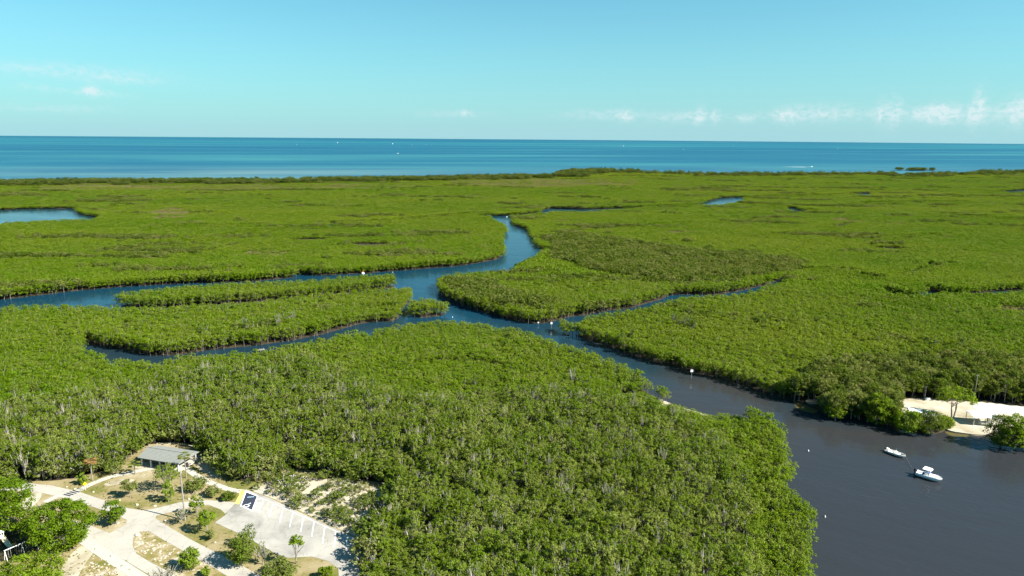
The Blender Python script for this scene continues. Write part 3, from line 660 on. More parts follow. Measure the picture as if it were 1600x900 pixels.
LOT = [(372, 784), (384, 764.5), (420, 777.5), (450, 791.5), (490, 810.5), (530, 828.5), (561, 843.5), (564, 870), (560, 925), (531, 925), (528.5, 888), (513, 876.5), (487, 869.5), (449, 871.5), (428, 863.5), (407, 851.5), (373, 833.5), (336, 816.5), (353, 804), (358, 796)]
gsheet('parking_lot', LOT, .053, M['lot'], 'bleached asphalt parking lot with white stall lines')
lot_o = bpy.data.objects['parking_lot']; road_o = bpy.data.objects['road']
def ribbon(pts_, w_):
    a = np.array(pts_, float); t_ = np.gradient(a, axis=0); t_ /= np.linalg.norm(t_, axis=1)[:, None]; nrm = np.stack([-t_[:, 1], t_[:, 0]], 1) * w_ / 2
    return np.vstack([a + nrm, (a - nrm)[::-1]])
def spline(pts_, n=6):
    a = np.array(pts_, float); out = []
    for k in range(len(a) - 1):
        p0, p1, p2, p3 = a[max(k - 1, 0)], a[k], a[k + 1], a[min(k + 2, len(a) - 1)]
        for t_ in np.linspace(0, 1, n, endpoint=False):
            out.append(.5 * ((2 * p1) + (-p0 + p2) * t_ + (2 * p0 - 5 * p1 + 4 * p2 - p3) * t_ ** 2 + (-p0 + 3 * p1 - 3 * p2 + p3) * t_ ** 3))
    return np.array(out + [a[-1]])
def path(name, pxs, w_, dz, mat, label): return tag(sheet(name, ribbon(spline(G(pxs, Z0 + dz)), w_), Z0 + dz, mat), label, kind='structure')
path('footpath', [(120, 767.5), (148, 754), (177, 744), (206, 738), (239, 731)], 1.7, .04, M['path'], 'curved concrete footpath from the crosswalk to the pavilion')
path('footpath', [(278, 727), (290, 731), (307, 743), (324, 752), (342, 759), (360, 765), (380, 768)], 1.6, .04, M['path'], 'concrete footpath from the pavilion to the accessible stall')
path('sidewalk', [(128, 841), (150, 857), (187, 881), (215, 899), (240, 915)], 2.1, .058, M['path'], 'white concrete sidewalk along the lower road')
path('footpath', [(97, 773), (88, 776), (70, 785)], 1.6, .047, M['path'], 'short concrete path leaving the crosswalk at the lower side')
path('trail', [(1012, 618), (1045, 633), (1082, 645), (1106, 651)], 3.2, .03, M['sand'], 'pale sandy trail along the creek bank')
tag(MB().prism([tuple(p) for p in SANDR], -.6, Z0 + .03).build('sand', M['sand']), 'bright sandy clearing on the right bank', kind='structure')
M['whitesand'] = ground_mat('bleached_sand', [(.3, (.42, .39, .34)), (.55, (.50, .47, .42))], .2, .15)
gsheet('sand', [(1519, 627.5), (1545, 630), (1600, 635.5), (1680, 645), (1680, 654), (1600, 650), (1560, 645), (1522, 641)], .04, M['whitesand'], 'bright white sand strip behind the large shelter', 1)
M['shoal'] = ground_mat('shoal', [(.3, (.045, .042, .016)), (.5, (.095, .078, .028)), (.7, (.16, .13, .06))], .35, .1, .3)
for pxs, lb in (([(1240, 630), (1256, 629), (1272, 635), (1280, 644), (1268, 646), (1250, 641), (1243, 636)], 'yellowish sand shoal under shallow water by the small landing'), ([(1476, 673), (1500, 677), (1516, 679), (1510, 684), (1490, 682), (1478, 678)], 'yellowish shoal in the shallows below the beach')):
    tag(sheet('shoal', dens(G(pxs, .012), 2), .012, M['shoal']), lb, kind='structure')
SPIT2 = dens(G([(1258, 625), (1268, 623.5), (1280, 626), (1283, 631), (1270, 632), (1260, 629)]), 2)
tag(MB().prism([tuple(p) for p in SPIT2], -.5, .42).build('sand', M['sand']), 'small sandy landing on the right bank', kind='structure')

def stripe(name, a, b, w_, z_, mat, parent):
    a = P(a[0], a[1], z_)[:2]; b = P(b[0], b[1], z_)[:2]
    return sheet(name, ribbon([a, (a + b) / 2, b], w_), z_, mat, parent)
# crosswalk bars
for a, b in (((99.5, 772.2), (110.2, 774.9)), ((104, 770.3), (114.7, 773)), ((108.8, 768.2), (119.5, 770.8)), ((113.8, 766.3), (124.4, 768.8))):
    stripe('crosswalk_bar', a, b, .40, Z0 + .056, M['navy'], road_o)
# stall lines
for a, b in (((427, 787), (420.5, 808)), ((442.5, 793), (437, 815.5)), ((458, 800), (452.5, 823.5)), ((474.5, 807.5), (469.5, 831)), ((491, 814.5), (487, 838)), ((507.5, 822), (504, 849)), ((524.5, 830), (522, 855)), ((542.7, 838), (541, 857))):
    stripe('stall_line', a, b, .16, Z0 + .062, M['white'], lot_o)
stripe('edge_line', (402, 775), (561, 846), .07, Z0 + .061, M['white'], lot_o)
# accessible stall: navy ground, white frame, pale blue bar and wheelchair sign; yellow kerb ramp beside it
def quad(name, pxs, dz, mat, parent): return sheet(name, G(pxs, Z0 + dz), Z0 + dz, mat, parent)
quad('stall_frame', [(383.6, 766.8), (403.4, 774.3), (394.6, 798.6), (375.2, 790.6)], .062, M['white'], lot_o)
quad('accessible_stall', [(385, 769), (401.5, 775.5), (393.5, 796.8), (377.2, 789.5)], .070, M['navy'], lot_o)
quad('blue_bar', [(386.5, 776.4), (397, 775.7), (397, 776.5), (386.4, 777.3)], .078, M['ltblue'], lot_o)
quad('ramp_strip', [(377, 765.3), (383, 766.2), (373.6, 788), (366.5, 787)], .066, M['yellow'], lot_o)
c0 = P(385.6, 789.6, Z0 + .078)
ux = P(386.6, 790.03, Z0 + .078) - c0; ux /= np.linalg.norm(ux); uy = np.array([-ux[1], ux[0], 0])
def sym(pts_): return [tuple((c0 + ux * a + uy * b)[:2]) for a, b in pts_]
def circ(cx, cy, r_, n=12, a0=0, a1=2 * math.pi): return [(cx + r_ * math.cos(a), cy + r_ * math.sin(a)) for a in np.linspace(a0, a1, n, endpoint=(a1 - a0) < 6.2)]
wheel = circ(0, -.1, .62, 14, R(100), R(350)) + circ(0, -.1, .44, 14, R(100), R(350))[::-1]
for poly in (circ(-.12, 1.0, .17, 10), [(-.22, .75), (-.02, .78), (.06, .25), (.42, .22), (.70, -.40), (.92, -.34), (.56, .42), (.10, .45), (-.02, .1), (-.2, .1)], wheel):
    sheet('wheelchair_mark', sym(poly), Z0 + .079, M['white'], lot_o)
stripe('aisle_line', (402.6, 776), (395.3, 797.5), .18, Z0 + .062, M['white'], lot_o)
stripe('aisle_line', (411.6, 779), (404.4, 801), .18, Z0 + .062, M['white'], lot_o)
for t_ in (.08, .36, .64, .9):
    a = np.array((402.6, 776)) * (1 - t_) + np.array((395.3, 797.5)) * t_; b = np.array((411.6, 779)) * (1 - t_) + np.array((404.4, 801)) * t_
    stripe('aisle_hatch', tuple(a + (1, 1.5)), tuple(b - (1, 1.2)), .15, Z0 + .064, M['white'], lot_o)

# ------------------------------------------------------------------ picnic pavilion
EH, RH = Z0 + 2.4, Z0 + 3.6
fl = P(214.6, 714.8, EH); fr = P(278.8, 725.3, EH); bl = P(244.3, 700, EH)
ux_ = fr - fl; LEN = np.linalg.norm(ux_); ux_ /= LEN; vy_ = np.array([-ux_[1], ux_[0], 0]); WID = float((bl - fl) @ vy_)
WID = min(max(WID, 7.0), 11.5); rotp = math.atan2(ux_[1], ux_[0])
pav = empty('picnic_pavilion', (fl[0], fl[1], Z0), rotp); tag(pav, 'open picnic pavilion with a low grey shingled gable roof and white posts', 'pavilion')
MB().box((LEN / 2, WID / 2, .09), (LEN - .8, WID - .8, .18)).build('floor_slab', M['path'], pav)
b = MB(); e_, r_ = EH - Z0, RH - Z0; hw = WID / 2
for y0, y1, z0_, z1_ in ((0, hw, e_, r_), (WID, hw, e_, r_)):
    b.add([(0, y0, z0_), (LEN, y0, z0_), (LEN, y1, z1_), (0, y1, z1_), (0, y0, z0_ - .16), (LEN, y0, z0_ - .16), (LEN, y1, z1_ - .16), (0, y1, z1_ - .16)],
          [(0, 1, 2, 3), (4, 7, 6, 5), (0, 4, 5, 1), (0, 3, 7, 4), (1, 5, 6, 2)])
rf = b.build('roof', M['roof'], pav)
nc = 9
for side in (0, 1):
    for k in range(nc):                                     # shingle courses, each a thin lapped strip
        f0, f1 = k / nc, (k + .93) / nc; y0 = f0 * hw; y1 = f1 * hw; za = e_ + (r_ - e_) * f0 + .035; zb = e_ + (r_ - e_) * f1 + .012
        if side: y0, y1 = WID - y0, WID - y1
        MB().add([(-.02, y0, za), (LEN + .02, y0, za), (LEN + .02, y1, zb), (-.02, y1, zb), (-.02, y0, za - .03), (LEN + .02, y0, za - .03)],
                 [(0, 1, 2, 3) if not side else (3, 2, 1, 0), (4, 5, 1, 0) if not side else (0, 1, 5, 4)]).build('shingle_course', M['shingle2'], rf)
MB().box((LEN / 2, hw, r_ + .05), (LEN + .06, .35, .07)).build('ridge_cap', M['shingle2'], rf)
for x in (.02, LEN - .02):
    MB().add([(x, .1, e_ - .12), (x, WID - .1, e_ - .12), (x, hw, r_ - .2), (x + .05, .1, e_ - .12), (x + .05, WID - .1, e_ - .12), (x + .05, hw, r_ - .2)], [(0, 2, 1), (3, 4, 5), (0, 1, 4, 3), (1, 2, 5, 4), (2, 0, 3, 5)]).build('gable', M['roof'], pav)
for k in range(5):
    for y in (.55, WID - .55): MB().box((.7 + k * (LEN - 1.4) / 4, y, e_ / 2 + .02), (.28, .28, e_ - .1)).build('post', M['post'], pav)
for y in (.55, WID - .55): MB().box((LEN / 2, y, e_ - .12), (LEN - .6, .18, .22)).build('beam', M['white'], pav)
MB().box((LEN * .62, WID * .6, 1.1), (2.2, 2.0, 1.9)).build('storage_room', M['bark'], pav)
def local(o, x, y, z_=0):
    c, s_ = math.cos(o.rotation_euler[2]), math.sin(o.rotation_euler[2]); return (o.location[0] + x * c - y * s_, o.location[1] + x * s_ + y * c, o.location[2] + z_)
for (x, y, lb) in ((LEN * .16, WID * .4, 'wooden picnic table under the left end of the pavilion'), (LEN * .36, WID * .4, 'wooden picnic table under the middle of the pavilion')):
    t_ = empty('picnic_table', local(pav, x, y, .18), rotp + .1); tag(t_, lb, 'picnic table', 'tables under the pavilion')
    for k in range(4): MB().box((0, -.3 + k * .2, .74), (1.8, .18, .05)).build('table_plank', M['wood'], t_)
    for s_ in (-1, 1):
        MB().box((0, s_ * .7, .44), (1.8, .26, .05)).build('bench', M['wood'], t_)
        MB().box((s_ * .65, 0, .36), (.1, 1.5, .08)).tube([(s_ * .65, -.6, 0), (s_ * .65, -.2, .72)], .05).tube([(s_ * .65, .6, 0), (s_ * .65, .2, .72)], .05).build('leg_frame', M['wood'], t_)
pb = P(292.5, 730, Z0)
tb = empty('trash_barrel', (pb[0], pb[1], Z0)); tag(tb, 'black trash barrel at the right end of the pavilion', 'trash barrel')
MB().tube([(0, 0, 0), (0, 0, .1), (0, 0, 1.0)], [.30, .34, .36], 14).build('barrel', M['black'], tb); MB().tube([(0, 0, 1.0), (0, 0, 1.12), (0, 0, 1.22)], [.38, .36, .15], 14).build('lid', M['black'], tb)

# ------------------------------------------------------------------ single trees of the park
def tree_thing(name, base, top_y, w_px, label, leaf='broad', cat='tree', clumps=60, per=34, size=.36, base_frac=.2, rc=None, bark='bark', stems=1, twigs=2, limbs=10, flat=.85, fill=.35, group=None, squash=1.0, zb=Z0):
    b_ = P(base[0], base[1], zb); depth = np.linalg.norm(b_ - np.array([0, 0, CAM_H])); mpp = depth / FPX
    th = math.asin((CAM_H - zb) / depth); rad = w_px * mpp / 2; ext = (base[1] - top_y) * mpp
    if base_frac < .13:                                     # crown reaches the ground: its front edge is what the survey shows
        H = 2 * math.sqrt(max((ext / 2) ** 2 - (rad * math.sin(th)) ** 2, (.45 * rad) ** 2)) / math.cos(th)
        b_ = P(base[0], (base[1] + top_y) / 2, zb + H / 2); b_[2] = zb
    else: H = (ext - .3 * rad * math.sin(th)) / math.cos(th)
    r = np.random.default_rng(int(base[0] * 3 + base[1])); rc_ = rc or max(.35, rad * .26)
    cs = clump_set(r, clumps, max(.25, (rad - rc_ * .95) / 1.14), H * base_frac + rc_ * .5, H - rc_ * .8, rc_, squash, fill, -.95 if base_frac < .13 else -.55)
    e = empty(name, (b_[0], b_[1], zb), r.uniform(0, 6)); tag(e, label, cat, group)
    link(bpy.data.objects.new('trunk', trunk_mesh('trunk', r, H * (.6 if base_frac > .1 else .4), max(.06, H * .022), cs, M[bark], stems, limbs, M['twig'], twigs)), e)
    if per: link(bpy.data.objects.new('crown', crown_mesh('crown', r, cs, per, size, M[leaf], flat, .5)), e)
    return e
tree_thing('sea_grape_tree', (93, 853), 786, 88, 'very large dense round bright green tree beside the lower road', clumps=260, per=60, size=.34, base_frac=.02, rc=.95, stems=3, fill=.3)
tree_thing('sea_grape_tree', (10, 824), 754, 72, 'tall dense green tree at the left edge beside the sandy verge', clumps=230, per=60, size=.34, base_frac=.02, rc=.9, stems=3)
tree_thing('sea_grape_tree', (34, 932), 882, 100, 'dense bright green tree cut by the bottom left corner', clumps=230, per=60, size=.34, base_frac=.02, rc=.9, stems=3)
tree_thing('lawn_tree', (176, 818), 784, 34, 'rounded dark green tree on the small lawn at the road junction', clumps=50, base_frac=.12, stems=2)
tree_thing('lawn_tree', (203, 777), 752, 26, 'small twisted green tree alone on the lawn below the footpath', leaf='scrub', clumps=34, base_frac=.25, twigs=5)
tree_thing('lawn_tree', (264, 766), 728, 40, 'airy spreading tree with pale twigs in front of the pavilion', leaf='hammock', clumps=42, per=24, base_frac=.3, twigs=16, stems=2)
tree_thing('lawn_tree', (262, 782), 752, 20, 'narrow yellow-green tree below the airy tree by the pavilion', leaf='mangrove', clumps=30, base_frac=.1)
tree_thing('lawn_tree', (309, 807), 777, 23, 'slim green tree between the utility pole and the parking lot', leaf='mangrove', clumps=30, per=28, base_frac=.18)
tree_thing('lawn_tree', (324, 832), 801, 27, 'small leaning bright green tree beside the lower lot edge', leaf='mangrove', clumps=32, per=28, base_frac=.25)
tree_thing('bare_tree', (284, 819), 798, 22, 'small grey leafless tree near the foot of the utility pole', leaf='scrub', clumps=30, per=3, twigs=34, limbs=16, base_frac=.15)
tree_thing('bush', (329, 843), 829, 16, 'small round shrub on the grass strip above the straight road', leaf='scrub', cat='bush', clumps=18, base_frac=.02)
tree_thing('bush', (376, 882), 836, 46, 'large leafy thicket between the straight road and the parking lot', leaf='scrub', cat='bush', clumps=80, per=36, base_frac=.02, stems=3, twigs=12)
tree_thing('bare_tree', (393, 856), 823, 26, 'sparse twiggy tree rising above the thicket by the lot', leaf='scrub', clumps=22, per=9, twigs=20, base_frac=.3)
tree_thing('bare_tree', (411, 882), 851, 26, 'pale grey leafless tree beside the thicket', leaf='scrub', clumps=30, per=2, twigs=40, limbs=18, base_frac=.2)
tree_thing('bush', (437, 910), 873, 58, 'wide green thicket at the bottom edge below the parking lot', leaf='scrub', cat='bush', clumps=80, per=36, base_frac=.02, stems=3, twigs=12)
tree_thing('lawn_tree', (463.5, 881), 841, 28, 'thin tree with a bare trunk and small crown on the lot island', leaf='mangrove', clumps=16, per=26, base_frac=.5, twigs=3, rc=.55)
tree_thing('bush', (508, 906), 880, 28, 'olive bush on the rounded end of the lot island', leaf='hammock', cat='bush', clumps=34, base_frac=.02, stems=2)
tree_thing('bush', (297, 888), 857, 34, 'round bright green bush on the stony median', leaf='mangrove', cat='bush', clumps=46, base_frac=.02, stems=3, twigs=3)
tree_thing('bush', (321, 900), 886, 14, 'tiny bright green bush below the median bush', leaf='mangrove', cat='bush', clumps=18, base_frac=.02)
tree_thing('bare_tree', (256, 912), 886, 48, 'grey leafless bush at the bottom edge of the lower road', leaf='scrub', clumps=50, per=2, twigs=60, limbs=22, base_frac=.05, stems=3)
tree_thing('bush', (178, 740), 716, 32, 'rounded bush at the wood edge above the footpath', leaf='scrub', cat='bush', clumps=40, base_frac=.02, stems=2)
tree_thing('bush', (129, 756), 740, 17, 'small bush on the verge above the crosswalk', leaf='mangrove', cat='bush', clumps=22, base_frac=.02)
tree_thing('bush', (306, 768), 744, 36, 'loose green bush below the path right of the pavilion', leaf='scrub', cat='bush', clumps=40, base_frac=.05, stems=2, twigs=6)
tree_thing('bush', (334, 776), 758, 28, 'low green bush midway along the path to the stall', leaf='scrub', cat='bush', clumps=30, base_frac=.02, twigs=4)
tree_thing('bush', (357, 782), 767, 24, 'low bush next to the yellow strip of the lot', leaf='scrub', cat='bush', clumps=26, base_frac=.02, twigs=3)
# low scrub on the sand behind the lot
SCRUB = [(404, 752), (418, 748), (432, 754), (412, 760), (400, 764), (440, 762), (450, 772), (428, 772), (466, 770), (478, 762), (486, 772), (470, 780), (456, 782), (494, 780), (476, 790), (500, 768), (500, 790), (516, 800), (528, 806), (508, 806), (540, 812), (548, 818), (536, 818), (530, 784), (544, 780), (556, 786), (566, 780), (552, 772), (520, 776), (560, 800), (556, 826), (575, 806), (590, 790), (424, 740), (446, 744), (520, 812), (488, 800), (464, 792), (414, 770), (388, 756), (366, 748), (356, 738)]
SCRUB += [(452, 752), (470, 750), (484, 752), (500, 758), (512, 764), (526, 762), (538, 768), (548, 764), (566, 768), (582, 776), (594, 778), (460, 760), (516, 786), (540, 798), (570, 792), (586, 804), (580, 784), (492, 765), (534, 776), (505, 748), (545, 756), (600, 770)]
for k, (x, y) in enumerate(SCRUB):
    if k % 7 == 3: continue
    p_ = P(x, y, Z0); v = BUSH.pairs[k % 5]; s_ = random.uniform(.6, 1.25)
    e = empty('scrub_bush', (p_[0], p_[1], Z0), random.uniform(0, 6)); e.scale = (s_ * 1.15, s_ * 1.15, s_); tag(e, 'low green scrub bush on the sand behind the parking lot', 'bush', 'scrub on the sand behind the lot')
    link(bpy.data.objects.new('trunk', v[0]), e); link(bpy.data.objects.new('crown', v[1]), e)
# low skirt bushes along the wood edge
ring = np.array([p_ for p_ in PARK]); cnt = 0; acc = 0
for k in range(len(ring)):
    a, b_ = ring[k], ring[(k + 1) % len(ring)]; L_ = np.linalg.norm(b_ - a); n_ = max(1, int(L_ / .95))
    for t_ in range(n_):
        q_ = a + (b_ - a) * (t_ + random.random()) / n_; uv = project(np.array([[q_[0], q_[1], Z0]]))[0]
        if not (-10 < uv[0] < 640 and 680 < uv[1] < 900) or random.random() < .12 or cnt > 150: continue
        if 20 < uv[0] < 60 and uv[1] > 745: continue
        q_ = q_ + np.array([random.uniform(-1, 1.), random.uniform(-.3, 2.2)]); v = BUSH.pairs[cnt % 5]; s_ = random.uniform(1.0, 2.3)
        e = empty('edge_bush', (q_[0], q_[1], Z0), random.uniform(0, 6)); e.scale = (s_, s_, s_ * 1.15); tag(e, 'shrubby bush in the thick edge of the wood around the park', 'bush', 'bushes along the wood edge of the park')
        link(bpy.data.objects.new('trunk', v[0]), e); link(bpy.data.objects.new('crown', v[1]), e); cnt += 1

def palm(base, top_y, label, dead=False):
    b_ = P(base[0], base[1], Z0); dep = np.linalg.norm(b_ - np.array([0, 0, CAM_H])); th = math.asin((CAM_H - Z0) / dep)
    H = (base[1] - top_y) * dep / FPX / math.cos(th); e = empty('palm', (b_[0], b_[1], Z0), random.uniform(0, 6)); tag(e, label, 'palm')
    MB().tube([(0, 0, -.2), (.06, 0, H * .5), (0, .05, H)], [.16, .13, .11], 8).build('trunk', M['bark'], e)
    for k in range(16):
        a = k * 2.4; up_ = 1.0 - (k % 8) / 5.0; L_ = 1.25 * random.uniform(.85, 1.1)
        d = Vector((math.cos(a), math.sin(a), 0)); sd_ = Vector((-d.y, d.x, 0)); c = Vector((0, .05, H)); pts_ = []
        m_ = MB(); prev = None
        hub = c + d * .55 * L_ + Vector((0, 0, .35 * up_ * L_)); m_.tube([c, hub], [.03, .02], 4, False)
        for g_ in range(7):                                      # fan of leaf blades
            ang = (g_ - 3) * .36; dd = (d * math.cos(ang) + sd_ * math.sin(ang)); tip = hub + dd * .75 * L_ + Vector((0, 0, (.28 * up_ - .22) * L_)); wv = sd_ * math.cos(ang) * .09 - d * math.sin(ang) * .09
            md_ = hub.lerp(tip, .5) + Vector((0, 0, .07)); m_.add([hub, md_ + wv, tip, md_ - wv], [(0, 1, 2, 3)])
        me_ = m_.mesh('frond', M['palm_dead' if dead else 'palm_leaf']); at = me_.attributes.new('tone', 'FLOAT', 'FACE'); at.data.foreach_set('value', np.full(len(me_.polygons), random.uniform(.8, 1.25), 'f'))
        link(bpy.data.objects.new('frond', me_), e)
palm((145, 751), 726, 'palm with a dead orange-brown crown at the wood edge', True)
palm((211.4, 741), 728, 'short green palm beside the footpath to the pavilion')
palm((291.3, 747), 718, 'taller green palm at the right end of the pavilion')

# ------------------------------------------------------------------ small things in the park
def px_height(base, top_y, zb=Z0):
    b_ = P(base[0], base[1], zb); dep = np.linalg.norm(b_ - np.array([0, 0, CAM_H])); th = math.asin((CAM_H - zb) / dep); return b_, (base[1] - top_y) * dep / FPX / math.cos(th)
b_, H = px_height((289.5, 813), 748)
e = empty('utility_pole', (b_[0], b_[1], Z0), .3); tag(e, 'tall weathered wooden utility pole on the lawn by the junction', 'utility pole')
MB().tube([(0, 0, -.3), (0, 0, H * .5), (0, 0, H)], [.17, .15, .11], 8).build('shaft', M['wood'], e)
MB().box((.0, .16, H - .8), (.5, .12, .1)).build('bracket', M['wood'], e)
MB().tube([(-.18, .2, H - .78), (-.18, .2, H - .5)], .05, 6).build('insulator', M['post'], e); MB().tube([(.18, .2, H - .78), (.18, .2, H - .5)], .05, 6).build('insulator', M['post'], e)
b_, H = px_height((134, 766.5), 755.5)
e = empty('warning_sign', (b_[0], b_[1], Z0), .25); tag(e, 'yellow diamond warning sign on a post beside the crosswalk', 'sign')
MB().tube([(0, 0, 0), (0, 0, H)], .045, 6).build('post', M['post'], e)
MB().add([(0, -.06, H - .95), (.48, -.06, H - .47), (0, -.06, H), (-.48, -.06, H - .47), (0, -.03, H - .95), (.48, -.03, H - .47), (0, -.03, H), (-.48, -.03, H - .47)], [(0, 1, 2, 3), (7, 6, 5, 4), (0, 4, 5, 1), (1, 5, 6, 2), (2, 6, 7, 3), (3, 7, 4, 0)]).build('sign_panel', M['signyellow'], e)
def rock_mesh(seed):
    r = np.random.default_rng(seed); n = 8; vs_ = []; fs = []
    for k, (zz, rr) in enumerate(((-.15, .9), (.2, 1.0), (.5, .8), (.72, .4))):
        for a in range(n): q_ = rr * r.uniform(.8, 1.15); vs_.append((math.cos(a * .785) * q_, math.sin(a * .785) * q_ * .8, zz * r.uniform(.85, 1.15)))
    for k in range(3): fs += [(k * n + a, k * n + (a + 1) % n, (k + 1) * n + (a + 1) % n, (k + 1) * n + a) for a in range(n)]
    fs.append(tuple(range(3 * n, 4 * n))); return MB().add(vs_, fs).mesh('boulder', M['rock'])
RK = [rock_mesh(k) for k in range(5)]
ROCKS = [(215, 836, .75, 'large pale boulder at the rounded tip of the stony median'), (289, 829, .5, 'bright white boulder beside the straight road below the pole'), (258, 814, .45, 'boulder at the lawn corner right of the junction'), (184, 818, .4, 'tan boulder at the foot of the junction tree'),
         (214, 789, .5, 'pale boulder on the lawn edge above the junction'), (242, 791, .42, 'boulder on the lawn edge where the lot driveway begins'), (146, 769, .35, 'small dark boulder right of the yellow sign'), (104, 761, .35, 'boulder on the verge left of the crosswalk'),
         (117, 764, .35, 'boulder on the verge just above the crosswalk'), (295, 780, .4, 'boulder on the upper side of the lot driveway'), (235, 765, .3, 'small stone in the middle of the pavilion lawn'), (187, 782, .33, 'small boulder on the upper edge of the main road'),
         (336, 848, .35, 'boulder beside the straight road below the thicket'), (271, 876, .3, 'stone left of the median bush'), (250, 862, .3, 'stone in the middle of the stony median')]
for k, (x, y, s_, lb) in enumerate(ROCKS):
    p_ = P(x, y, Z0 + .05); o = link(bpy.data.objects.new('boulder', RK[k % 5])); o.location = p_; o.scale = (s_ * .8, s_ * .8, s_ * .8); o.rotation_euler = (0, 0, k * 1.3); tag(o, lb, 'boulder', 'boulders lining the park roads')
b = MB()
for k in range(260):                                          # limestone chips lying in the stony grass
    if k % 3: x, y = random.uniform(212, 320), random.uniform(836, 895)
    else: x, y = random.uniform(130, 210), random.uniform(866, 900)
    w_ = random.uniform(.1, .38); p_ = P(x, y, Z0)
    if inside(np.array([(215, 836), (232, 833), (256, 847), (293, 868), (330, 888), (290, 897), (240, 878), (212, 862)], float), np.array([[x, y]]))[0] or (k % 3 == 0 and inside(np.array([(149, 866), (187, 890), (205, 900), (122, 900), (133, 884)], float), np.array([[x, y]]))[0]):
        b.box((p_[0], p_[1], Z0 + .07), (w_ * 1.7, w_, .1), random.uniform(0, 3))
tag(b.build('limestone_chips', M['rock']), 'white limestone slabs and chips in the stony grass', kind='stuff')

# tufts of grass and weeds breaking up the lawn and the road edges
r = np.random.default_rng(77); cand = np.column_stack([r.uniform(-110, -20, 9000), r.uniform(88, 185, 9000)])
ok = (sdist(PARK, cand) > .3)
for pxs in (ROAD, LOT): ok &= sdist(np.array(G(pxs, Z0)), cand) < r.uniform(-2.2, -.05, len(cand)) * (r.random(len(cand)) < .8)
uv = project(np.column_stack([cand, np.full(len(cand), Z0)])); ok &= (uv[:, 0] > -20) & (uv[:, 0] < 640) & (uv[:, 1] < 920)
dn = vnoise(cand, 5, 12); ok &= dn + r.uniform(-.15, .15, len(cand)) > .46
for nm, sub, mt, lb in (('grass_tufts', cand[ok][::2], 'scrub', 'green grass and weed tufts scattered over the park lawn'), ('dry_grass_tufts', cand[ok][1::2], 'dry', 'straw coloured dry grass tufts scattered over the park lawn')):
    cl_ = [((x, y, Z0 + .06), r.uniform(.12, .38)) for x, y in sub]; V, F, T = leaf_cloud(r, cl_, 7, .2, .45, .7)
    m_ = bpy.data.meshes.new(nm); m_.from_pydata(V.tolist(), [], F.tolist()); m_.materials.append(M[mt]); at = m_.attributes.new('tone', 'FLOAT', 'FACE'); at.data.foreach_set('value', T.astype('f')); m_.update()
    tag(link(bpy.data.objects.new(nm, m_)), lb, kind='stuff')

# playground: swing set and slide
A = P(7, 860.5, Z0 + 2.3); B = P(55, 840, Z0 + 2.3); dv = B - A; LS = np.linalg.norm(dv)
sw = empty('swing_set', (A[0], A[1], Z0), math.atan2(dv[1], dv[0])); tag(sw, 'white metal swing set beside the large round tree', 'swing set')
MB().tube([(-.1, 0, 2.3), (LS + .1, 0, 2.3)], .07, 8).build('top_bar', M['white'], sw)
for x in (0, LS * .55, LS):
    for s_ in (-1, 1): MB().tube([(x, 0, 2.3), (x, s_ * .75, 0)], .055, 8).build('leg', M['white'], sw)
for x in (LS * .14, LS * .4, LS * .7, LS * .86):
    st = MB().box((x, 0, .5), (.42, .16, .04)).build('swing_seat', M['black'], sw)
    for d in (-.2, .2): MB().tube([(x + d, 0, .5), (x + d, 0, 2.28)], .014, 4).build('chain', M['post'], st)
p_ = P(4, 850, Z0); sl = empty('playground_slide', (p_[0], p_[1], Z0), -.5); tag(sl, 'tan playground slide with a white top at the left edge', 'slide')
chute = [(3.0 * t_, 0, 1.6 - 1.35 * (t_ ** .8) + .12 * math.sin(t_ * 6)) for t_ in np.linspace(0, 1, 9)]
b = MB()
for k in range(8):
    (x0, _, z0_), (x1, _, z1_) = chute[k], chute[k + 1]
    b.add([(x0, -.45, z0_ + .25), (x0, -.35, z0_), (x0, .35, z0_), (x0, .45, z0_ + .25), (x1, -.45, z1_ + .25), (x1, -.35, z1_), (x1, .35, z1_), (x1, .45, z1_ + .25)], [(0, 1, 5, 4), (1, 2, 6, 5), (2, 3, 7, 6)])
b.build('chute', M['tan'], sl); MB().box((-.5, 0, 1.5), (1.0, 1.0, .1)).build('platform', M['white'], sl)
for x in (-.95, -.05):
    for y in (-.45, .45): MB().tube([(x, y, 0), (x, y, 2.4)], .05, 6).build('post', M['white'], sl)
MB().add([(-1.1, -.6, 2.4), (.1, -.6, 2.4), (.1, .6, 2.4), (-1.1, .6, 2.4), (-.5, 0, 2.9)], [(0, 1, 4), (1, 2, 4), (2, 3, 4), (3, 0, 4)]).build('canopy', M['white'], sl)
p_ = P(92, 862, Z0); cn = empty('bollard', (p_[0], p_[1], Z0)); tag(cn, 'small orange marker post at the foot of the large round tree', 'marker')
MB().tube([(0, 0, 0), (0, 0, .9)], [.12, .09], 8).build('post', M['orange'], cn); MB().tube([(0, 0, .9), (0, 0, .98)], [.1, .04], 8).build('cap', M['white'], cn)

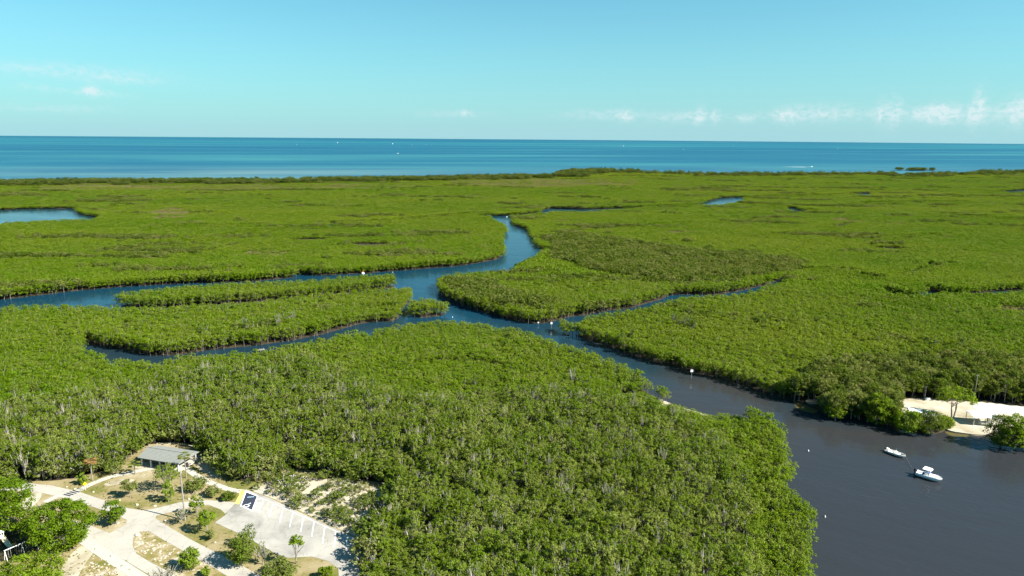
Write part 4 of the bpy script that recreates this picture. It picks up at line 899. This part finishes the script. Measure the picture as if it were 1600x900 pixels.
# ------------------------------------------------------------------ right bank: shelters, poles, tree
def shelter(name, c_fl, c_fr, depth, h, label, posts, zt=Z0):
    a = P(*c_fl, zt + h); b_ = P(*c_fr, zt + h); d = b_ - a; L_ = np.linalg.norm(d); e = empty(name, (a[0], a[1], zt), math.atan2(d[1], d[0])); tag(e, label, 'shelter')
    rf_ = MB().add([(0, 0, h), (L_, 0, h), (L_, depth / 2, h + .45), (0, depth / 2, h + .45), (0, depth, h), (L_, depth, h), (0, 0, h - .12), (L_, 0, h - .12), (L_, depth / 2, h + .33), (0, depth / 2, h + .33), (0, depth, h - .12), (L_, depth, h - .12)],
                   [(0, 1, 2, 3), (3, 2, 5, 4), (6, 9, 8, 7), (9, 10, 11, 8), (0, 6, 7, 1), (4, 5, 11, 10), (0, 3, 9, 6), (3, 4, 10, 9), (1, 7, 8, 2), (2, 8, 11, 5)]).build('roof', M['wroof'], e)
    for k in range(5): MB().tube([((k + .5) * L_ / 5, 0, h + .03), ((k + .5) * L_ / 5, depth / 2, h + .48), ((k + .5) * L_ / 5, depth, h + .03)], .03, 4).build('roof_rib', M['wroof'], rf_)
    for k in range(posts):
        for y in (.3, depth - .3): MB().box((.3 + k * (L_ - .6) / (posts - 1), y, h / 2 - .02), (.14, .14, h)).build('post', M['post'], e)
    return e, L_
sh1, L1 = shelter('shelter', (1522, 652), (1566, 655), 5.2, 2.6, 'white roofed open shelter right of the spreading tree', 3)
sh2, L2 = shelter('shelter', (1421, 643), (1464, 648), 3.6, 2.0, 'low white roofed shelter half hidden behind shoreline mangroves', 3)
def add_boat_hull(L_, Bm, H_, fwd=.35):
    """lofted hull shell: stations from stern to bow; returns MB with sheer rim"""
    b = MB(); n = 11; ring_ = []
    for k in range(n):
        t_ = k / (n - 1); x = L_ * t_; bw = Bm / 2 * (1 if t_ < .5 else math.sqrt(max(0, 1 - ((t_ - .5) / .5) ** 2.2))) * (.9 + .1 * min(1, t_ * 3)); bw = max(bw, .02)
        sh = H_ * (1 + fwd * t_ ** 2); kl = .0 if t_ < .7 else H_ * .9 * ((t_ - .7) / .3) ** 2
        ring_.append([(x, -bw, sh), (x, -bw * .86, sh * .45 + kl * .4), (x, -bw * .62, kl * .8 + .05), (x, 0, kl - .12), (x, bw * .62, kl * .8 + .05), (x, bw * .86, sh * .45 + kl * .4), (x, bw, sh), (x, bw * .84, sh), (x, bw * .80, sh * .55 + (.2 * H_ if t_ > .72 else 0)), (x, -bw * .80, sh * .55 + (.2 * H_ if t_ > .72 else 0)), (x, -bw * .84, sh)])
    m_ = 11; vs_ = [v for r_ in ring_ for v in r_]; fs = [(k * m_ + a, k * m_ + (a + 1) % m_, (k + 1) * m_ + (a + 1) % m_, (k + 1) * m_ + a) for k in range(n - 1) for a in range(m_)]
    fs.append(tuple(range(m_))); return b.add(vs_, fs)
def outboard(parent, x, h, s_=1.0):
    m_ = MB().tube([(x - .12 * s_, 0, h + .55 * s_), (x - .2 * s_, 0, h + .25 * s_), (x - .22 * s_, 0, h)], [.14 * s_, .26 * s_, .2 * s_], 10).build('outboard_motor', M['black'], parent)
    MB().box((x - .22 * s_, 0, h - .45 * s_), (.16 * s_, .1 * s_, .9 * s_)).build('motor_leg', M['black'], m_)
sb = empty('stored_boat', local(sh1, L1 * .3, .9, .35), sh1.rotation_euler[2] + .15); tag(sb, 'small white boat stored under the white roofed shelter', 'boat')
add_boat_hull(4.2, 1.6, .6).build('hull', M['cream'], sb); MB().box((1.4, 0, .5), (.3, 1.2, .08)).build('bench', M['wood'], sb)
tree_thing('spreading_tree', (1488.6, 653), 608, 52, 'umbrella-shaped green tree standing alone on the sandy clearing', leaf='mangrove', clumps=70, per=40, size=.4, base_frac=.32, rc=1.0, squash=.9, stems=2)
for (bx, by, ty, lb) in ((1521, 627, 592, 'tall thin pole behind the sandy clearing beside the white sand'), (1444.5, 624, 606, 'thin grey pole at the back of the clearing left of the tree')):
    b_, H = px_height((bx, by), ty); e = empty('pole', (b_[0], b_[1], Z0)); tag(e, lb, 'pole'); MB().tube([(0, 0, -.2), (0, 0, H)], [.13, .09], 8).build('shaft', M['wood'], e); MB().box((0, 0, H - .4), (.9, .1, .1)).build('crossarm', M['wood'], e)
SHORE = [(1306, 654, 26, 34, 'rounded mangrove bush jutting into the water beside the sandy landing'), (1338, 650, 36, 40, 'tall mangrove clump left of the long shoreline bushes'), (1372, 660, 44, 46, 'broad bright mangrove clump left of the sandy clearing'), (1418, 674, 34, 42, 'dark green mangrove at the left foot of the sandy beach'), (1452, 676, 34, 46, 'spreading mangrove over the water in front of the low shelter'), (1478, 668, 18, 24, 'small leaning mangrove at the left end of the beach'),
         (1566, 694, 42, 46, 'dense dark mangrove right of the beach'), (1592, 698, 46, 50, 'dense mangrove at the right edge by the water'), (1620, 696, 44, 50, 'mangrove cut by the right edge of the picture'), (1290, 640, 20, 22, 'small mangrove just right of the sandy landing'), (1395, 664, 30, 34, 'mangrove clump between the broad clump and the beach bushes')]
for (x, y, h_, w_, lb) in SHORE: tree_thing('shore_mangrove', (x, y), y - h_, w_, lb, leaf='mangrove' if x % 3 else 'ridge', cat='mangrove', clumps=120, per=44, size=.36, base_frac=.0, rc=.9, stems=3, twigs=3, group='mangroves on the right shore', zb=.1)
p_ = P(1449, 625, Z0); o = MB().box((0, 0, .25), (1.6, .7, .5)).box((0, 0, .6), (1.2, .5, .2)).build('supply_crate', M['white']); o.location = (p_[0], p_[1], Z0 + .03); tag(o, 'white crate lying at the back of the sandy clearing', 'crate')

# ------------------------------------------------------------------ boats, markers and docks
def boat_base(stern, bow):
    a = P(*stern, 0); b_ = P(*bow, 0); d = b_ - a; return a, np.linalg.norm(d), math.atan2(d[1], d[0])
a, L_, rz_ = boat_base((1431, 741.5), (1463, 752)); L_ = min(max(L_, 5.6), 6.4)
bt = empty('motor_boat', (a[0], a[1], 0), rz_); tag(bt, 'white centre console motor boat with a white top towing a skiff', 'boat'); Bm = 2.2
add_boat_hull(L_, Bm, .95, .35).build('hull', M['gel'], bt, True)
MB().prism([(L_ * .60, -Bm * .40), (L_ * .78, -Bm * .33), (L_ * .92, -Bm * .14), (L_ * .97, 0), (L_ * .92, Bm * .14), (L_ * .78, Bm * .33), (L_ * .60, Bm * .40)], .98, 1.10).build('foredeck', M['gel'], bt)
MB().box((L_ * .44, 0, 1.0), (1.1, .9, 1.1)).build('console', M['gel'], bt)
MB().add([(L_ * .44 + .5, -.42, 1.55), (L_ * .44 + .5, .42, 1.55), (L_ * .44 + .2, .38, 2.0), (L_ * .44 + .2, -.38, 2.0), (L_ * .44 + .53, -.42, 1.55), (L_ * .44 + .53, .42, 1.55), (L_ * .44 + .23, .38, 2.0), (L_ * .44 + .23, -.38, 2.0)], [(0, 3, 2, 1), (4, 5, 6, 7), (0, 1, 5, 4), (3, 7, 6, 2)]).build('windscreen', M['bluecloth'], bt)
MB().box((L_ * .30, 0, .85), (.5, .9, .7)).build('leaning_seat', M['bluecloth'], bt)
tp = MB().prism([(L_ * .26, -.95), (L_ * .30, -1.05), (L_ * .55, -1.0), (L_ * .60, -.6), (L_ * .60, .6), (L_ * .55, 1.0), (L_ * .30, 1.05), (L_ * .26, .95)], 2.35, 2.47).build('hard_top', M['gel'], bt)
for x in (.34, .52):
    for y in (-.6, .6): MB().tube([(L_ * x, y, .6), (L_ * x, y * 1.2, 2.35)], .035, 6).build('top_support', M['bluecloth'], bt)
outboard(bt, -.05, .9, 1.25)
MB().tube([(L_ * .62, -1.02, 1.1), (L_ * .8, -.74, 1.35), (L_ * .97, 0, 1.5), (L_ * .8, .74, 1.35), (L_ * .62, 1.02, 1.1)], .025, 5).build('bow_rail', M['post'], bt)
a2, L2_, rz2 = boat_base((1384, 705.5), (1410, 715)); L2_ = min(max(L2_, 5.0), 5.8)
sk = empty('skiff', (a2[0], a2[1], 0), rz2); tag(sk, 'cream open skiff towed behind the white motor boat', 'boat')
add_boat_hull(L2_, 1.85, .7, .25).build('hull', M['cream'], sk, True)
for x in (.2, .42, .66): MB().box((L2_ * x, 0, .55), (.4, 1.5, .1)).build('bench', M['gel'], sk)
MB().box((L2_ * .5, 0, .8), (.35, .5, .7)).build('console', M['gel'], sk); MB().tube([(L2_ * .5, .1, 1.1), (L2_ * .5, .1, 1.7)], .03, 5).build('grab_pole', M['post'], sk); MB().box((.25, .35, .75), (.6, .5, .5)).build('cooler', M['white'], sk); MB().box((L2_ * .78, .1, .52), (.5, .5, .2)).build('anchor_locker', M['navy'], sk)
outboard(sk, -.02, .65, .8)
s0 = Vector(local(sk, L2_, 0, .75)); s1 = Vector(local(bt, 0, 0, .9)); pts_ = [s0.lerp(s1, t_) + Vector((0, 0, -.55 * math.sin(t_ * math.pi))) for t_ in np.linspace(0, 1, 9)]
tag(MB().tube(pts_, .018, 5).build('tow_rope', M['rope']), 'thin tow rope between the motor boat and the skiff', 'rope')
def marker(x, y, top, label, s_=1.0, board=True):
    s_ *= .7; b_, H = px_height((x, y), top, 0); H = max(H, 1.2); e = empty('channel_marker', (b_[0], b_[1], 0), .1); tag(e, label, 'marker')
    MB().tube([(0, 0, -1), (0, 0, H)], .09 * s_, 8).build('pile', M['wood'], e)
    MB().box((0, -.12, H - .5 * s_), (1.0 * s_, .05, .9 * s_)).build('sign_board', M['white'], e); MB().tube([(0, 0, H), (0, 0, H + .12)], [.12 * s_, .02], 8).build('cap', M['white'], e)
marker(1080, 592, 578, 'white board channel marker close to the right bank', 1.3)
marker(861.5, 513, 503.5, 'white channel marker at the mouth of the right branch creek', 1.2)
marker(841, 508, 503, 'low white channel marker off the tip of the mangrove point', .8)
marker(645.5, 481, 473.5, 'white channel marker beside the small round islet', 1.2)
marker(792, 343, 338, 'tiny white channel marker at the upper end of the creek', 1.6)
marker(614, 438, 425, 'dark bare channel pile off the tip of the strip island', .5)
p_ = P(567, 427.5, 0); e = empty('buoy', (p_[0], p_[1], 0)); tag(e, 'red and white buoy at the far bank of the left creek', 'buoy')
MB().tube([(0, 0, -.3), (0, 0, .5), (0, 0, .9)], [.9, .9, .35], 12).build('float', M['white'], e); MB().tube([(0, 0, .9), (0, 0, 1.7)], [.4, .15], 10).build('top_mark', M['orange'], e)
for (x, y, lb) in ((1289, 808, 'white round buoy floating alone in the dark basin'), (1263, 705, 'small white float near the left bank of the basin'), (707, 496, 'white float just below the round islet')):
    p_ = P(x, y, 0); e = empty('buoy', (p_[0], p_[1], 0)); tag(e, lb, 'buoy'); MB().tube([(0, 0, -.2), (0, 0, .0), (0, 0, .25), (0, 0, .36)], [.09, .17, .15, .05], 10).build('float', M['gel'], e); MB().tube([(0, 0, .36), (0, 0, .5)], .05, 6).build('ring', M['post'], e)
def dock(a, b_, w_, label):
    a = P(*a, .9); b_ = P(*b_, .9); d = b_ - a; L_ = np.linalg.norm(d); e = empty('dock', (a[0], a[1], 0), math.atan2(d[1], d[0])); tag(e, label, 'dock'); n_ = max(6, int(L_ / .5))
    for k in range(n_): MB().box(((k + .5) * L_ / n_, 0, .9), (L_ / n_ * .9, w_, .07)).build('plank', M['wood'], e)
    for k in range(3):
        for y in (-w_ / 2 + .1, w_ / 2 - .1): MB().tube([(k * L_ / 2, y, -1), (k * L_ / 2, y, 1.2)], .09, 6).build('pile', M['wood'], e)
dock((400, 547.5), (413, 545.5), 1.6, 'short weathered dock on the near bank of the lower left creek')
dock((80, 634), (99, 627.5), 1.3, 'pale boardwalk over the dark pool among the left mangroves')
SEA = [(620, 240, 'motor', 'white motor boat alone on the deep blue water left of centre'), (673, 226.5, 'motor', 'white boat right of the far boats near the horizon'), (664, 226, 'motor', 'tiny boat just left of another far boat near the horizon'), (613, 225, 'sail', 'tiny far sailboat left of centre near the horizon'), (643, 227, 'motor', 'tiny far boat between others on the pale reef line'), (463, 226, 'motor', 'tiny white boat on the pale line at left'), (527, 223.5, 'sail', 'faint far sailboat left of the boat cluster'),
       (974, 228.5, 'sail', 'white sailboat right of centre near the horizon'), (1067, 233, 'motor', 'faint small boat right of the central sailboat'), (1146, 228, 'motor', 'faint far boat between the two right sailboats'), (1309, 233, 'sail', 'white sailboat on the turquoise water at right'), (1266, 261, 'wake', 'speeding white motor boat trailing a wake off the right coast')]
for (x, y, t_, lb) in SEA:
    p_ = P(x, y, 0); e = empty('far_boat', (p_[0], p_[1], 0), .15 if t_ != 'sail' else .9); tag(e, lb, 'sailboat' if t_ == 'sail' else 'boat'); s_ = 9 if y > 255 else (9 if y > 235 else 10)
    h_ = add_boat_hull(s_, s_ * .3, s_ * .13).build('hull', M['gel'], e); MB().box((s_ * .4, 0, s_ * .2), (s_ * .35, s_ * .2, s_ * .16)).build('cabin', M['gel'], e)
    if t_ == 'sail':
        MB().tube([(s_ * .5, 0, 0), (s_ * .5, 0, s_ * 1.35)], .12, 6).build('mast', M['gel'], e)
        MB().add([(s_ * .48, 0, s_ * .25), (s_ * .02, .4, s_ * .22), (s_ * .48, .1, s_ * 1.3), (s_ * .25, .7, s_ * .6)], [(0, 1, 3), (0, 3, 2), (1, 2, 3)]).build('sail', M['gel'], e)
    if t_ == 'wake':
        wk = MB().add([(0, -1.2, .05), (-30, -3.0, .05), (-95, -5, .05), (-95, 5, .05), (-30, 3.0, .05), (0, 1.2, .05), (-30, 0, .4)], [(0, 6, 1), (1, 6, 3, 2)[:3], (6, 5, 4), (4, 3, 6)]).build('wake', M['foam'], e)
